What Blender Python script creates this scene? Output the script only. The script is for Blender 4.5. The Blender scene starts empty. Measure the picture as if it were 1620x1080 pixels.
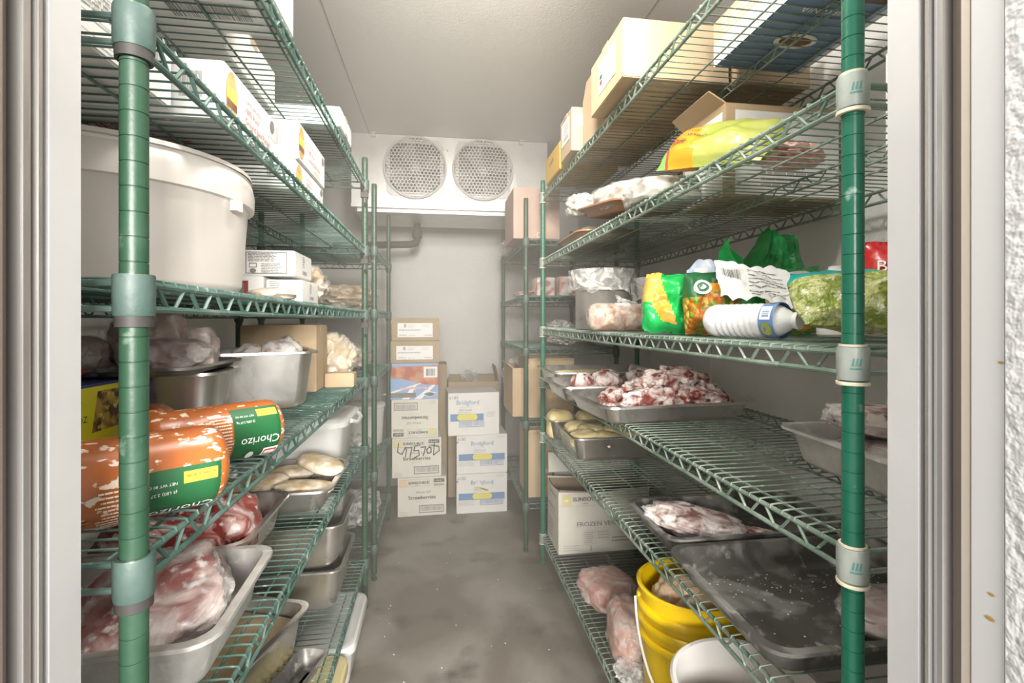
import bpy, bmesh, math, random
from math import sin, cos, pi, radians, sqrt, atan2
from mathutils import Vector, Matrix, Euler, noise

random.seed(7)
SC = bpy.context.scene
COL = SC.collection
H = 1.235            # camera height above the freezer floor
FPX = 780.0          # focal length for a 1620 pixel wide frame
HOR = 507.0          # row of the horizon
YAW = math.atan((810 - 692) / FPX)

# ------------------------------------------------------------------ placing
def ray(px, py):
    u = (px - 810.0) / FPX
    w = (HOR - py) / FPX
    return Vector((u * cos(YAW) + sin(YAW), -u * sin(YAW) + cos(YAW), w))

def at(px, py, X=None, Y=None, Z=None):
    """point of the room seen at a photo pixel, on a plane X=, Y= or Z= (room metres)"""
    r = ray(px, py)
    if X is not None: t = X / r.x
    elif Y is not None: t = Y / r.y
    else: t = (Z - H) / r.z
    return Vector((r.x * t, r.y * t, H + r.z * t))

# ------------------------------------------------------------------ mesh builder
class MB:
    def __init__(self):
        self.v = []; self.f = []; self.m = []; self.mats = []
    def mi(self, mat):
        if mat is None: return 0
        if mat not in self.mats: self.mats.append(mat)
        return self.mats.index(mat)
    def add(self, verts, faces, mat=None, M=None):
        o = len(self.v); k = self.mi(mat)
        for p in verts:
            p = Vector(p)
            self.v.append(M @ p if M is not None else p)
        for f in faces:
            self.f.append([i + o for i in f]); self.m.append(k)
        return self
    def box(self, c, s, M=None, mat=None):
        x, y, z = c; a, b, d = s[0] / 2, s[1] / 2, s[2] / 2
        vs = [(x + i * a, y + j * b, z + k * d) for i in (-1, 1) for j in (-1, 1) for k in (-1, 1)]
        fs = [(0, 1, 3, 2), (4, 6, 7, 5), (0, 4, 5, 1), (2, 3, 7, 6), (0, 2, 6, 4), (1, 5, 7, 3)]
        return self.add(vs, fs, mat, M)
    def tube(self, pts, r, n=6, closed=False, caps=True, mat=None, M=None):
        P = [Vector(p) for p in pts]; N = len(P)
        rr = r if hasattr(r, '__len__') else [r] * N
        vs = []; up = None
        for i in range(N):
            if closed: t = P[(i + 1) % N] - P[i - 1]
            elif i == 0: t = P[1] - P[0]
            elif i == N - 1: t = P[-1] - P[-2]
            else: t = (P[i + 1] - P[i]).normalized() + (P[i] - P[i - 1]).normalized()
            if t.length < 1e-9: t = Vector((0, 0, 1))
            t.normalize()
            if up is None:
                up = Vector((0, 0, 1)) if abs(t.z) < .9 else Vector((1, 0, 0))
            a = up - t * up.dot(t)
            if a.length < 1e-6: a = t.orthogonal()
            a.normalize(); up = a
            b = t.cross(a)
            for k in range(n):
                an = 2 * pi * k / n
                vs.append(P[i] + (a * cos(an) + b * sin(an)) * rr[i])
        fs = []
        for i in range(N if closed else N - 1):
            j = (i + 1) % N
            for k in range(n):
                l = (k + 1) % n
                fs.append((i * n + k, i * n + l, j * n + l, j * n + k))
        if caps and not closed:
            fs.append(tuple(range(n - 1, -1, -1))); fs.append(tuple((N - 1) * n + k for k in range(n)))
        return self.add(vs, fs, mat, M)
    def lathe(self, prof, n=32, M=None, mat=None, close=False):
        """prof: (r, z) list, spun about z; r = 0 ends collapse"""
        vs = []; rows = []
        for r, z in prof:
            if r < 1e-7:
                rows.append([len(vs)] * n); vs.append((0, 0, z))
            else:
                rows.append([len(vs) + k for k in range(n)])
                vs += [(r * cos(2 * pi * k / n), r * sin(2 * pi * k / n), z) for k in range(n)]
        fs = []
        prs = list(zip(rows, rows[1:])) + ([(rows[-1], rows[0])] if close else [])
        for A, B in prs:
            for k in range(n):
                l = (k + 1) % n
                f = []
                for q in (A[k], A[l], B[l], B[k]):
                    if q not in f: f.append(q)
                if len(f) > 2: fs.append(f)
        return self.add(vs, fs, mat, M)
    def loft(self, rings, closed_ring=True, caps=(True, True), mat=None, M=None):
        n = len(rings[0]); vs = [p for r in rings for p in r]; fs = []
        for i in range(len(rings) - 1):
            for k in range(n if closed_ring else n - 1):
                l = (k + 1) % n
                fs.append((i * n + k, i * n + l, (i + 1) * n + l, (i + 1) * n + k))
        if closed_ring and caps[0]: fs.append(tuple(range(n - 1, -1, -1)))
        if closed_ring and caps[1]: fs.append(tuple((len(rings) - 1) * n + k for k in range(n)))
        return self.add(vs, fs, mat, M)
    def grid(self, fn, nu, nv, mat=None, M=None):
        vs = [fn(i / nu, j / nv) for j in range(nv + 1) for i in range(nu + 1)]
        fs = [(j * (nu + 1) + i, j * (nu + 1) + i + 1, (j + 1) * (nu + 1) + i + 1, (j + 1) * (nu + 1) + i)
              for j in range(nv) for i in range(nu)]
        return self.add(vs, fs, mat, M)
    def mesh(self, name, smooth=35):
        me = bpy.data.meshes.new(name)
        me.from_pydata([tuple(p) for p in self.v], [], self.f)
        for m in self.mats: me.materials.append(m)
        if self.mats: me.polygons.foreach_set('material_index', self.m)
        me.update()
        bm = bmesh.new(); bm.from_mesh(me); bmesh.ops.recalc_face_normals(bm, faces=bm.faces); bm.to_mesh(me); bm.free()
        if smooth is not None:
            me.polygons.foreach_set('use_smooth', [True] * len(me.polygons))
            me.set_sharp_from_angle(angle=radians(smooth))
        return me

def link(name, me, parent=None, loc=None, rot=None):
    o = bpy.data.objects.new(name, me); COL.objects.link(o)
    if parent is not None: o.parent = parent
    if loc is not None: o.location = loc
    if rot is not None: o.rotation_euler = rot if hasattr(rot, '__len__') else (0, 0, rot)
    return o

def obj(name, mb, mat=None, parent=None, loc=None, rot=None, smooth=35, noflip=False):
    me = mb.mesh(name, smooth)
    if mat is not None and not mb.mats: me.materials.append(mat)
    return link(name, me, parent, loc, rot)

def tag(o, label, cat, group=None, kind=None):
    o['label'] = label; o['category'] = cat
    if group: o['group'] = group
    if kind: o['kind'] = kind
    return o

def thing(name, label, cat, loc=(0, 0, 0), rot=0, group=None):
    return tag(link(name, None, None, loc, rot), label, cat, group)

def struct(name, mb, mat, smooth=35):
    o = obj(name, mb, mat, smooth=smooth); o['kind'] = 'structure'
    return o

def dup(o, loc=None, rot=None, label=None, group=None):
    r = o.copy(); COL.objects.link(r)
    if loc is not None: r.location = loc
    if rot is not None: r.rotation_euler = rot if hasattr(rot, '__len__') else (0, 0, rot)
    if label: r['label'] = label
    if group: r['group'] = group
    for ch in list(o.children):
        c = ch.copy(); COL.objects.link(c); c.parent = r
        for g in ch.children:
            d = g.copy(); COL.objects.link(d); d.parent = c
    return r

# ------------------------------------------------------------------ materials
MATS = {}
def mat(name, c=(.8, .8, .8), rough=.5, metal=0.0, c2=None, scale=8.0, lo=.4, hi=.6, detail=4.0, bump=0.0, bscale=60.0,
        spec=.5, c3=None, scale3=30.0, lo3=.55, hi3=.7, stretch=(1, 1, 1), r2=None, sss=0.0, alpha=None, distort=0.0, bdetail=3.0):
    if name in MATS: return MATS[name]
    m = bpy.data.materials.new(name); m.use_nodes = True
    nt = m.node_tree; N = nt.nodes; Lk = nt.links
    b = N['Principled BSDF']
    b.inputs['Base Color'].default_value = (*c, 1); b.inputs['Roughness'].default_value = rough
    b.inputs['Metallic'].default_value = metal; b.inputs['Specular IOR Level'].default_value = spec
    if sss:
        b.inputs['Subsurface Weight'].default_value = sss; b.inputs['Subsurface Radius'].default_value = (.02, .01, .006)
    tc = N.new('ShaderNodeTexCoord'); mp = N.new('ShaderNodeMapping'); mp.inputs['Scale'].default_value = stretch
    Lk.new(tc.outputs['Object'], mp.inputs['Vector'])
    def nz(s, d=detail, di=0.0):
        t = N.new('ShaderNodeTexNoise'); t.inputs['Scale'].default_value = s; t.inputs['Detail'].default_value = d
        t.inputs['Distortion'].default_value = di
        Lk.new(mp.outputs['Vector'], t.inputs['Vector']); return t
    def rng(src, a, bb):
        r = N.new('ShaderNodeMapRange'); r.inputs['From Min'].default_value = a; r.inputs['From Max'].default_value = bb
        Lk.new(src, r.inputs['Value']); return r.outputs['Result']
    if c2 is not None:
        mx = N.new('ShaderNodeMix'); mx.data_type = 'RGBA'
        mx.inputs['A'].default_value = (*c, 1); mx.inputs['B'].default_value = (*c2, 1)
        fac = rng(nz(scale, detail, distort).outputs['Fac'], lo, hi)
        Lk.new(fac, mx.inputs['Factor']); out = mx.outputs['Result']
        if c3 is not None:
            m2 = N.new('ShaderNodeMix'); m2.data_type = 'RGBA'; m2.inputs['B'].default_value = (*c3, 1)
            Lk.new(out, m2.inputs['A']); Lk.new(rng(nz(scale3, detail).outputs['Fac'], lo3, hi3), m2.inputs['Factor'])
            out = m2.outputs['Result']
        Lk.new(out, b.inputs['Base Color'])
        if r2 is not None:
            mr = N.new('ShaderNodeMapRange'); mr.inputs['To Min'].default_value = rough; mr.inputs['To Max'].default_value = r2
            Lk.new(fac, mr.inputs['Value']); Lk.new(mr.outputs['Result'], b.inputs['Roughness'])
    if bump:
        bp = N.new('ShaderNodeBump'); bp.inputs['Strength'].default_value = bump; bp.inputs['Distance'].default_value = .01
        Lk.new(nz(bscale, bdetail).outputs['Fac'], bp.inputs['Height']); Lk.new(bp.outputs['Normal'], b.inputs['Normal'])
    MATS[name] = m
    return m

def cells(name, cols, scale=40, rough=.35, bump=.6, dark=.45):
    """packed rounded pieces (peas, florets): voronoi cells, each piece one of cols, darker in the gaps"""
    if name in MATS: return MATS[name]
    m = bpy.data.materials.new(name); m.use_nodes = True
    N = m.node_tree.nodes; Lk = m.node_tree.links; b = N['Principled BSDF']; b.inputs['Roughness'].default_value = rough
    tc = N.new('ShaderNodeTexCoord'); v = N.new('ShaderNodeTexVoronoi'); v.inputs['Scale'].default_value = scale
    Lk.new(tc.outputs['Object'], v.inputs['Vector'])
    sp = N.new('ShaderNodeSeparateColor'); Lk.new(v.outputs['Color'], sp.inputs['Color'])
    cr = N.new('ShaderNodeValToRGB'); cr.color_ramp.interpolation = 'CONSTANT'; e = cr.color_ramp.elements
    for i, c in enumerate(cols):
        q = e[i] if i < 2 else e.new(i / len(cols))
        q.position = i / len(cols); q.color = (*c, 1)
    Lk.new(sp.outputs['Red'], cr.inputs['Fac'])
    mr = N.new('ShaderNodeMapRange'); mr.inputs['From Min'].default_value = .25; mr.inputs['From Max'].default_value = .75; mr.inputs['To Min'].default_value = 0; mr.inputs['To Max'].default_value = dark
    Lk.new(v.outputs['Distance'], mr.inputs['Value'])
    mx = N.new('ShaderNodeMix'); mx.data_type = 'RGBA'; mx.inputs['B'].default_value = (cols[0][0] * .3, cols[0][1] * .3, cols[0][2] * .3, 1)
    Lk.new(cr.outputs['Color'], mx.inputs['A']); Lk.new(mr.outputs['Result'], mx.inputs['Factor']); Lk.new(mx.outputs['Result'], b.inputs['Base Color'])
    bp = N.new('ShaderNodeBump'); bp.invert = True; bp.inputs['Strength'].default_value = bump; bp.inputs['Distance'].default_value = .008
    Lk.new(v.outputs['Distance'], bp.inputs['Height']); Lk.new(bp.outputs['Normal'], b.inputs['Normal'])
    MATS[name] = m
    return m

def film(name, opac=.25, tint=(.92, .92, .9), rough=.15, scale=14, frost=None):
    """clear crumpled plastic film: see-through with glossy creases"""
    if name in MATS: return MATS[name]
    m = bpy.data.materials.new(name); m.use_nodes = True
    N = m.node_tree.nodes; Lk = m.node_tree.links
    b = N['Principled BSDF']; out = N['Material Output']
    b.inputs['Base Color'].default_value = (*tint, 1); b.inputs['Roughness'].default_value = rough
    tr = N.new('ShaderNodeBsdfTransparent'); mx = N.new('ShaderNodeMixShader')
    tc = N.new('ShaderNodeTexCoord'); nz = N.new('ShaderNodeTexNoise'); nz.inputs['Scale'].default_value = scale
    nz.inputs['Detail'].default_value = 5; nz.inputs['Distortion'].default_value = 1.2
    Lk.new(tc.outputs['Object'], nz.inputs['Vector'])
    bp = N.new('ShaderNodeBump'); bp.inputs['Strength'].default_value = .9; bp.inputs['Distance'].default_value = .02
    Lk.new(nz.outputs['Fac'], bp.inputs['Height']); Lk.new(bp.outputs['Normal'], b.inputs['Normal'])
    mr = N.new('ShaderNodeMapRange'); mr.inputs['From Min'].default_value = .42; mr.inputs['From Max'].default_value = .68
    mr.inputs['To Min'].default_value = opac * .45; mr.inputs['To Max'].default_value = min(1, opac * 2.2)
    Lk.new(nz.outputs['Fac'], mr.inputs['Value']); Lk.new(mr.outputs['Result'], mx.inputs['Fac'])
    Lk.new(tr.outputs['BSDF'], mx.inputs[1]); Lk.new(b.outputs['BSDF'], mx.inputs[2]); Lk.new(mx.outputs['Shader'], out.inputs['Surface'])
    MATS[name] = m
    return m

# ------------------------------------------------------------------ printing (lettering, bands, bar codes) laid on a surface
_TX = {}
def text2d(body):
    if body in _TX: return _TX[body]
    cu = bpy.data.curves.new('letters', 'FONT'); cu.body = body; cu.size = 1.0; cu.resolution_u = 2
    ob = bpy.data.objects.new('letters', cu); COL.objects.link(ob)
    bpy.context.view_layer.update()
    dg = bpy.context.evaluated_depsgraph_get(); ev = ob.evaluated_get(dg); me = ev.to_mesh()
    vs = [(v.co.x, v.co.y) for v in me.vertices]; fs = [list(p.vertices) for p in me.polygons]
    ev.to_mesh_clear(); COL.objects.unlink(ob); bpy.data.objects.remove(ob); bpy.data.curves.remove(cu)
    if vs:
        x0 = min(v[0] for v in vs); x1 = max(v[0] for v in vs)
        vs = [(x - x0, y) for x, y in vs]; w = x1 - x0
    else: w = 0
    _TX[body] = (vs, fs, w)
    return _TX[body]

class Print:
    def __init__(self, mapf, W=1, Hh=1, turned=False):
        self.f = mapf; self.mb = MB(); self.k = 0; self.W = W; self.H = Hh; self.t = turned
    def p(self, u, v, lift):
        if self.t: u, v = self.W - u, self.H - v
        return self.f(u, v, lift)
    def lift(self):
        self.k += 1
        return .0005 + .00012 * min(self.k, 12)
    def poly(self, pts, m, l=None):
        l = l or self.lift()
        self.mb.add([self.p(u, v, l) for u, v in pts], [tuple(range(len(pts)))], m)
    def rect(self, u0, v0, u1, v1, m, nu=1, nv=1, l=None):
        l = l or self.lift()
        self.mb.grid(lambda a, b: self.p(u0 + (u1 - u0) * a, v0 + (v1 - v0) * b, l), nu, nv, m)
    def frame(self, u0, v0, u1, v1, t, m, nu=1):
        l = self.lift()
        self.rect(u0, v0, u1, v0 + t, m, nu, 1, l); self.rect(u0, v1 - t, u1, v1, m, nu, 1, l)
        self.rect(u0, v0 + t, u0 + t, v1 - t, m, 1, 1, l); self.rect(u1 - t, v0 + t, u1, v1 - t, m, 1, 1, l)
    def ell(self, u, v, a, b, m, n=20):
        self.poly([(u + a * cos(2 * pi * k / n), v + b * sin(2 * pi * k / n)) for k in range(n)], m)
    def pill(self, u0, v0, u1, v1, m, n=8):
        r = (v1 - v0) / 2; c = (v0 + v1) / 2
        pts = [(u1 - r + r * sin(pi * k / n), c - r * cos(pi * k / n)) for k in range(n + 1)]
        pts += [(u0 + r - r * sin(pi * k / n), c + r * cos(pi * k / n)) for k in range(n + 1)]
        self.poly(pts, m)
    def text(self, u, v, body, size, m, align='L', slant=0.0, width=None, bold=0.0, ang=0.0):
        vs, fs, w = text2d(body)
        sx = size if width is None else width / max(w, 1e-6)
        du = 0 if align == 'L' else (-w * sx / 2 if align == 'C' else -w * sx)
        ca, sa = cos(ang), sin(ang)
        for d in ((0,) if not bold else (-bold, 0, bold)):
            l = self.lift(); q = []
            for x, y in vs:
                a = du + x * sx + slant * y * size + d; b = y * size
                q.append(self.p(u + a * ca - b * sa, v + a * sa + b * ca, l))
            self.mb.add(q, fs, m)
    def bars(self, u0, v0, u1, v1, m, white=None, seed=1, border=None, n=26):
        if white: self.rect(u0, v0, u1, v1, white, 4)
        if border: self.frame(u0, v0, u1, v1, border, m)
        pad = border * 2.2 if border else (u1 - u0) * .07
        a, b = u0 + pad, u1 - pad; R = random.Random(seed); l = self.lift(); x = a; st = (b - a) / n
        while x < b - st * .3:
            w = st * R.choice((.25, .35, .6)); self.rect(x, v0 + pad * 1.1, min(x + w, b), v1 - pad * .7, m, 1, 1, l); x += w + st * R.choice((.3, .4, .7))
    def lines(self, u0, v0, u1, v1, n, m, seed=1, fill=.45):
        """small print too fine to read: broken rules"""
        R = random.Random(seed); l = self.lift(); st = (v1 - v0) / n
        for i in range(n):
            y = v1 - (i + 1) * st + st * .25; x = u0; end = u0 + (u1 - u0) * R.uniform(.72, 1)
            while x < end:
                w = min((u1 - u0) * R.uniform(.05, .22), end - x); self.rect(x, y, x + w, y + st * fill, m, 1, 1, l); x += w + (u1 - u0) * .02
    def done(self, name, parent, smooth=None):
        me = self.mb.mesh(name, smooth)
        return link(name, me, parent)

def face(w, d, h, which, b=0.0):
    g = face0(w, d, h, which)
    return lambda u, v, l: g(u, v, l + b)

def face0(w, d, h, which):
    """maps (u, v) on one face of a w x d x h box standing on z = 0 about the origin"""
    if which == 'front': return lambda u, v, l: Vector((-w / 2 + u, -d / 2 - l, v))
    if which == 'back': return lambda u, v, l: Vector((w / 2 - u, d / 2 + l, v))
    if which == 'right': return lambda u, v, l: Vector((w / 2 + l, -d / 2 + u, v))
    if which == 'left': return lambda u, v, l: Vector((-w / 2 - l, d / 2 - u, v))
    if which == 'top': return lambda u, v, l: Vector((-w / 2 + u, -d / 2 + v, h + l))
    return lambda u, v, l: Vector((-w / 2 + u, d / 2 - v, -l))

def round_box(w, d, h, b=.004, seg=2):
    bm = bmesh.new(); bmesh.ops.create_cube(bm, size=1)
    for v in bm.verts: v.co = Vector((v.co.x * w, v.co.y * d, (v.co.z + .5) * h))
    bmesh.ops.bevel(bm, geom=list(bm.edges), offset=b, segments=seg, affect='EDGES', profile=.5)
    mb = MB(); bm.verts.ensure_lookup_table()
    mb.add([v.co.copy() for v in bm.verts], [[v.index for v in f.verts] for f in bm.faces]); bm.free()
    return mb

BULGE = {}
def carton(name, label, w, d, h, m, loc, rot=0, group=None, cat='box', bulge=.003, seam=True, seed=0):
    """closed corrugated carton: slightly bulged panels, folded edges, a seam and tape on the top"""
    n = 5; mb = MB(); R = random.Random(seed + int(w * 1000))
    def pan(fn): mb.grid(fn, n, n)
    def blg(a, b): return bulge * (1 - (2 * a - 1) ** 2) * (1 - (2 * b - 1) ** 2)
    pan(lambda a, b: ((a - .5) * w, -d / 2 - blg(a, b), b * h)); pan(lambda a, b: ((.5 - a) * w, d / 2 + blg(a, b), b * h))
    pan(lambda a, b: (w / 2 + blg(a, b), (a - .5) * d, b * h)); pan(lambda a, b: (-w / 2 - blg(a, b), (.5 - a) * d, b * h))
    pan(lambda a, b: ((a - .5) * w, (b - .5) * d, h + blg(a, b) * .7)); pan(lambda a, b: ((a - .5) * w, (.5 - b) * d, 0))
    me = mb.mesh(name, None)
    bm = bmesh.new(); bm.from_mesh(me); bmesh.ops.remove_doubles(bm, verts=bm.verts, dist=1e-5)
    es = [e for e in bm.edges if len(e.link_faces) == 2 and e.calc_face_angle(0) > .8]
    bmesh.ops.bevel(bm, geom=es, offset=.0025, segments=2, affect='EDGES'); bmesh.ops.recalc_face_normals(bm, faces=bm.faces)
    bm.to_mesh(me); bm.free()
    me.polygons.foreach_set('use_smooth', [True] * len(me.polygons)); me.set_sharp_from_angle(angle=radians(40))
    me.materials.append(m)
    o = link(name, me, None, loc, rot); tag(o, label, cat, group); BULGE[o.name] = bulge
    if seam:
        s = MB(); s.box((0, 0, h + bulge * .7 + .0006), (w * .96, .048, .0008)); s.box((w / 2 + .0012, 0, h - .03), (.0012, .048, .06)); s.box((-w / 2 - .0012, 0, h - .03), (.0012, .048, .06))
        obj('packing_tape', s, M_TAPE, o)
    return o

# ------------------------------------------------------------------ organic lumps
def blob(rx, ry, rz, amp=.12, freq=3.0, sub=4, seed=0, flat=.0, sq=2.0, fine=0.0, ffreq=12.0):
    """noisy ellipsoid/superellipsoid lump, base at z = 0; flat > 0 presses the underside"""
    bm = bmesh.new(); bmesh.ops.create_icosphere(bm, subdivisions=sub, radius=1)
    off = Vector((seed * 3.17, seed * 1.31, seed * 7.7))
    for v in bm.verts:
        p = v.co.normalized()
        if sq != 2.0:
            k = (abs(p.x) ** sq + abs(p.y) ** sq + abs(p.z) ** sq) ** (-1 / sq); p = p * k
        s = 1 + amp * noise.noise(v.co.normalized() * freq + off) + amp * .5 * noise.noise(v.co.normalized() * freq * 2.3 + off)
        if fine: s += fine * noise.noise(v.co.normalized() * ffreq + off)
        q = Vector((p.x * rx * s, p.y * ry * s, p.z * rz * s))
        if q.z < -rz * (1 - flat): q.z = -rz * (1 - flat) + (q.z + rz * (1 - flat)) * .1
        v.co = q
    z0 = min(v.co.z for v in bm.verts)
    mb = MB(); bm.verts.ensure_lookup_table()
    mb.add([(v.co.x, v.co.y, v.co.z - z0) for v in bm.verts], [[v.index for v in f.verts] for f in bm.faces]); bm.free()
    return mb

def crumple(rx, ry, rz, seed=0, sub=4, amp=.25, freq=5.0, sq=2.5, flat=.2):
    """faceted lump like crumpled film or foil: ridged noise"""
    bm = bmesh.new(); bmesh.ops.create_icosphere(bm, subdivisions=sub, radius=1)
    off = Vector((seed * 2.3, seed * 5.1, seed * .7))
    for v in bm.verts:
        n = v.co.normalized(); k = (abs(n.x) ** sq + abs(n.y) ** sq + abs(n.z) ** sq) ** (-1 / sq); p = n * k
        r = 1 - abs(noise.noise(n * freq + off)) * 2 * amp + amp * .6 * noise.noise(n * 1.7 + off) - amp * .5 * abs(noise.noise(n * freq * 2.6 + off))
        q = Vector((p.x * rx * r, p.y * ry * r, p.z * rz * r))
        if q.z < -rz * (1 - flat): q.z = -rz * (1 - flat)
        v.co = q
    z0 = min(v.co.z for v in bm.verts)
    mb = MB(); mb.add([(v.co.x, v.co.y, v.co.z - z0) for v in bm.verts], [[v.index for v in f.verts] for f in bm.faces]); bm.free()
    return mb

def rrect(w, d, r, n=5):
    """rounded rectangle outline about the origin"""
    pts = []
    for cx, cy, a0 in ((w / 2 - r, d / 2 - r, 0), (-w / 2 + r, d / 2 - r, pi / 2), (-w / 2 + r, -d / 2 + r, pi), (w / 2 - r, -d / 2 + r, 1.5 * pi)):
        for k in range(n + 1):
            a = a0 + pi / 2 * k / n; pts.append((cx + r * cos(a), cy + r * sin(a)))
    return pts

def pan_mesh(w, d, h, r=.035, taper=.012, lip=.014, t=.0012, floor_r=.018, lipdrop=.006, n=5):
    """steel food pan: rounded tapering walls, curved bottom edge, flat lip turned down at its edge"""
    mb = MB(); rings = []
    def ring(W, D, R, z): return [(x, y, z) for x, y in rrect(W, D, max(R, .004), n)]
    iw, idp = w - 2 * lip, d - 2 * lip
    # outside going up
    rings.append(ring(iw - 2 * taper - 2 * floor_r, idp - 2 * taper - 2 * floor_r, r - floor_r * .5, 0))
    for k in range(1, 5):
        a = pi / 2 * k / 4
        rings.append(ring(iw - 2 * taper - 2 * floor_r * (1 - sin(a)), idp - 2 * taper - 2 * floor_r * (1 - sin(a)), r, floor_r * (1 - cos(a))))
    rings.append(ring(iw + 2 * t, idp + 2 * t, r + .002, h - .004))
    rings.append(ring(w, d, r + lip * .6, h - t * 1.5)); rings.append(ring(w + .002, d + .002, r + lip * .6, h - lipdrop))
    rings.append(ring(w + .004, d + .004, r + lip * .6, h - lipdrop)); rings.append(ring(w + .003, d + .003, r + lip * .6, h))
    # over the lip and down the inside
    rings.append(ring(iw + .006, idp + .006, r + .003, h)); rings.append(ring(iw, idp, r, h - .005))
    for k in range(4, -1, -1):
        a = pi / 2 * k / 4
        rings.append(ring(iw - 2 * taper - 2 * t - 2 * floor_r * (1 - sin(a)), idp - 2 * taper - 2 * t - 2 * floor_r * (1 - sin(a)), r - .001, t * 1.5 + floor_r * (1 - cos(a))))
    mb.loft(rings, True, (True, True))
    return mb
# ------------------------------------------------------------------ materials of the place
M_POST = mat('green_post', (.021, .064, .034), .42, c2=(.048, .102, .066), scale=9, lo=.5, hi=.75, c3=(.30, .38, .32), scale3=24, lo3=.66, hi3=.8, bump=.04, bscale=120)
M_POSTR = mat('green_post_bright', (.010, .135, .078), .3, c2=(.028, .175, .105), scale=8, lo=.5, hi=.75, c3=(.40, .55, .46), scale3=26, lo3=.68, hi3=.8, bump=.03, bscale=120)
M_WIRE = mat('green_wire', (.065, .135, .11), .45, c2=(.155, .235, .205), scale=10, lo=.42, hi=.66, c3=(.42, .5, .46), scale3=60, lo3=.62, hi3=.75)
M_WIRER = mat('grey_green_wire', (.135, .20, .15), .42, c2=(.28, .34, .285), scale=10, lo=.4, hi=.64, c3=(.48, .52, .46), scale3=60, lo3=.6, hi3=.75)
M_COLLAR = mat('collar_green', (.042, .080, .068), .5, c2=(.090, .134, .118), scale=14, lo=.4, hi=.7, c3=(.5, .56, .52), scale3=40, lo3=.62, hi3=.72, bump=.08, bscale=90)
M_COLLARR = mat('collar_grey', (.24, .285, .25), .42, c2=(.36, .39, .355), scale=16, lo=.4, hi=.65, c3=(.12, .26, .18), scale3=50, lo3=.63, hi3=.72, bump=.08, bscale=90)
M_TEALMARK = mat('teal_mark', (.09, .26, .22), .5)
M_DARK = mat('dark_rubber', (.045, .04, .038), .6)
M_IVORY = mat('ivory_plastic', (.72, .66, .50), .5)
M_TAPE = mat('packing_tape', (.52, .40, .26), .25)
M_STEEL = mat('stainless_steel', (.58, .56, .52), .24, .92, c2=(.70, .68, .64), scale=7, lo=.38, hi=.66, r2=.34, bump=.06, bscale=22, distort=.8, c3=(.78, .77, .74), scale3=30, lo3=.66, hi3=.75)
M_STEELD = mat('worn_tray_metal', (.15, .143, .132), .38, .5, c2=(.34, .33, .31), scale=9, lo=.50, hi=.60, c3=(.46, .45, .42), scale3=26, lo3=.60, hi3=.68, r2=.55, bump=.08, bscale=30, distort=.6)
M_STEELF = mat('frosted_steel', (.56, .54, .51), .38, .5, c2=(.76, .74, .72), scale=12, lo=.45, hi=.7, c3=(.85, .84, .82), scale3=40, lo3=.62, hi3=.76, bump=.12, bscale=50)
M_KRAFT = mat('kraft_board', (.50, .37, .23), .85, c2=(.56, .42, .27), scale=5, bump=.06, bscale=160, stretch=(1, 1, .25))
M_KRAFTL = mat('pale_kraft_board', (.46, .335, .20), .85, c2=(.52, .385, .24), scale=5, bump=.06, bscale=160, stretch=(1, 1, .25))
M_KRAFTP = mat('pinkish_board', (.47, .33, .27), .85, c2=(.53, .38, .31), scale=5, bump=.05, bscale=120)
M_WBOX = mat('white_board', (.78, .77, .74), .7, c2=(.83, .82, .79), scale=5, bump=.04, bscale=120)
M_CBOX = mat('cream_board', (.70, .68, .60), .75, c2=(.76, .74, .66), scale=5, bump=.04, bscale=120)
M_YBOX = mat('yellow_board', (.70, .43, .07), .6, c2=(.74, .48, .1), scale=6)
M_WHITE = mat('white_print', (.86, .86, .84), .6)
M_BLACK = mat('black_print', (.03, .03, .03), .6)
M_GREYP = mat('grey_print', (.22, .21, .2), .6)
M_MIDP = mat('mid_grey_print', (.45, .44, .42), .6)
M_BLUEP = mat('blue_print', (.13, .24, .44), .6)
M_BLUEL = mat('pale_blue_print', (.28, .43, .68), .6)
M_YELP = mat('yellow_print', (.80, .72, .12), .6)
M_YELL = mat('pale_yellow_print', (.76, .66, .30), .6)
M_REDP = mat('red_print', (.55, .05, .04), .6)
M_ORGP = mat('orange_print', (.85, .38, .08), .5)
M_GRNP = mat('green_print', (.014, .115, .036), .45)
M_CLEAR = film('clear_film', .22)
M_CLEAR2 = film('cloudy_film', .5, rough=.22, scale=20)
M_HDPE = mat('white_plastic', (.80, .785, .76), .38, c2=(.76, .74, .70), scale=4, sss=.15)
M_HDPEP = mat('warm_white_plastic', (.88, .835, .79), .38, c2=(.84, .79, .735), scale=3, sss=.15)
M_GREYPL = mat('grey_white_plastic', (.62, .62, .60), .4, c2=(.68, .68, .66), scale=5)

# ------------------------------------------------------------------ room
XL, XR, YF, YB, ZC = -.87, 1.10, .49, 3.78, H + 1.135
XJ0, XJ1, ZD = -.3134, .5065, 2.12     # door opening
m_wall = mat('embossed_wall', (.72, .71, .685), .42, c2=(.77, .76, .74), scale=3, bump=.22, bscale=95, bdetail=2)
m_ceil = mat('embossed_ceiling', (.86, .85, .83), .4, c2=(.89, .88, .86), scale=2.5, bump=.12, bscale=110, bdetail=2)
m_floor = mat('worn_concrete', (.185, .165, .138), .5, c2=(.31, .29, .258), scale=2.6, lo=.42, hi=.62, detail=7, c3=(.095, .083, .068), scale3=4.5, lo3=.56, hi3=.72, bump=.08, bscale=30, distort=.5, r2=.62)

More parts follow.
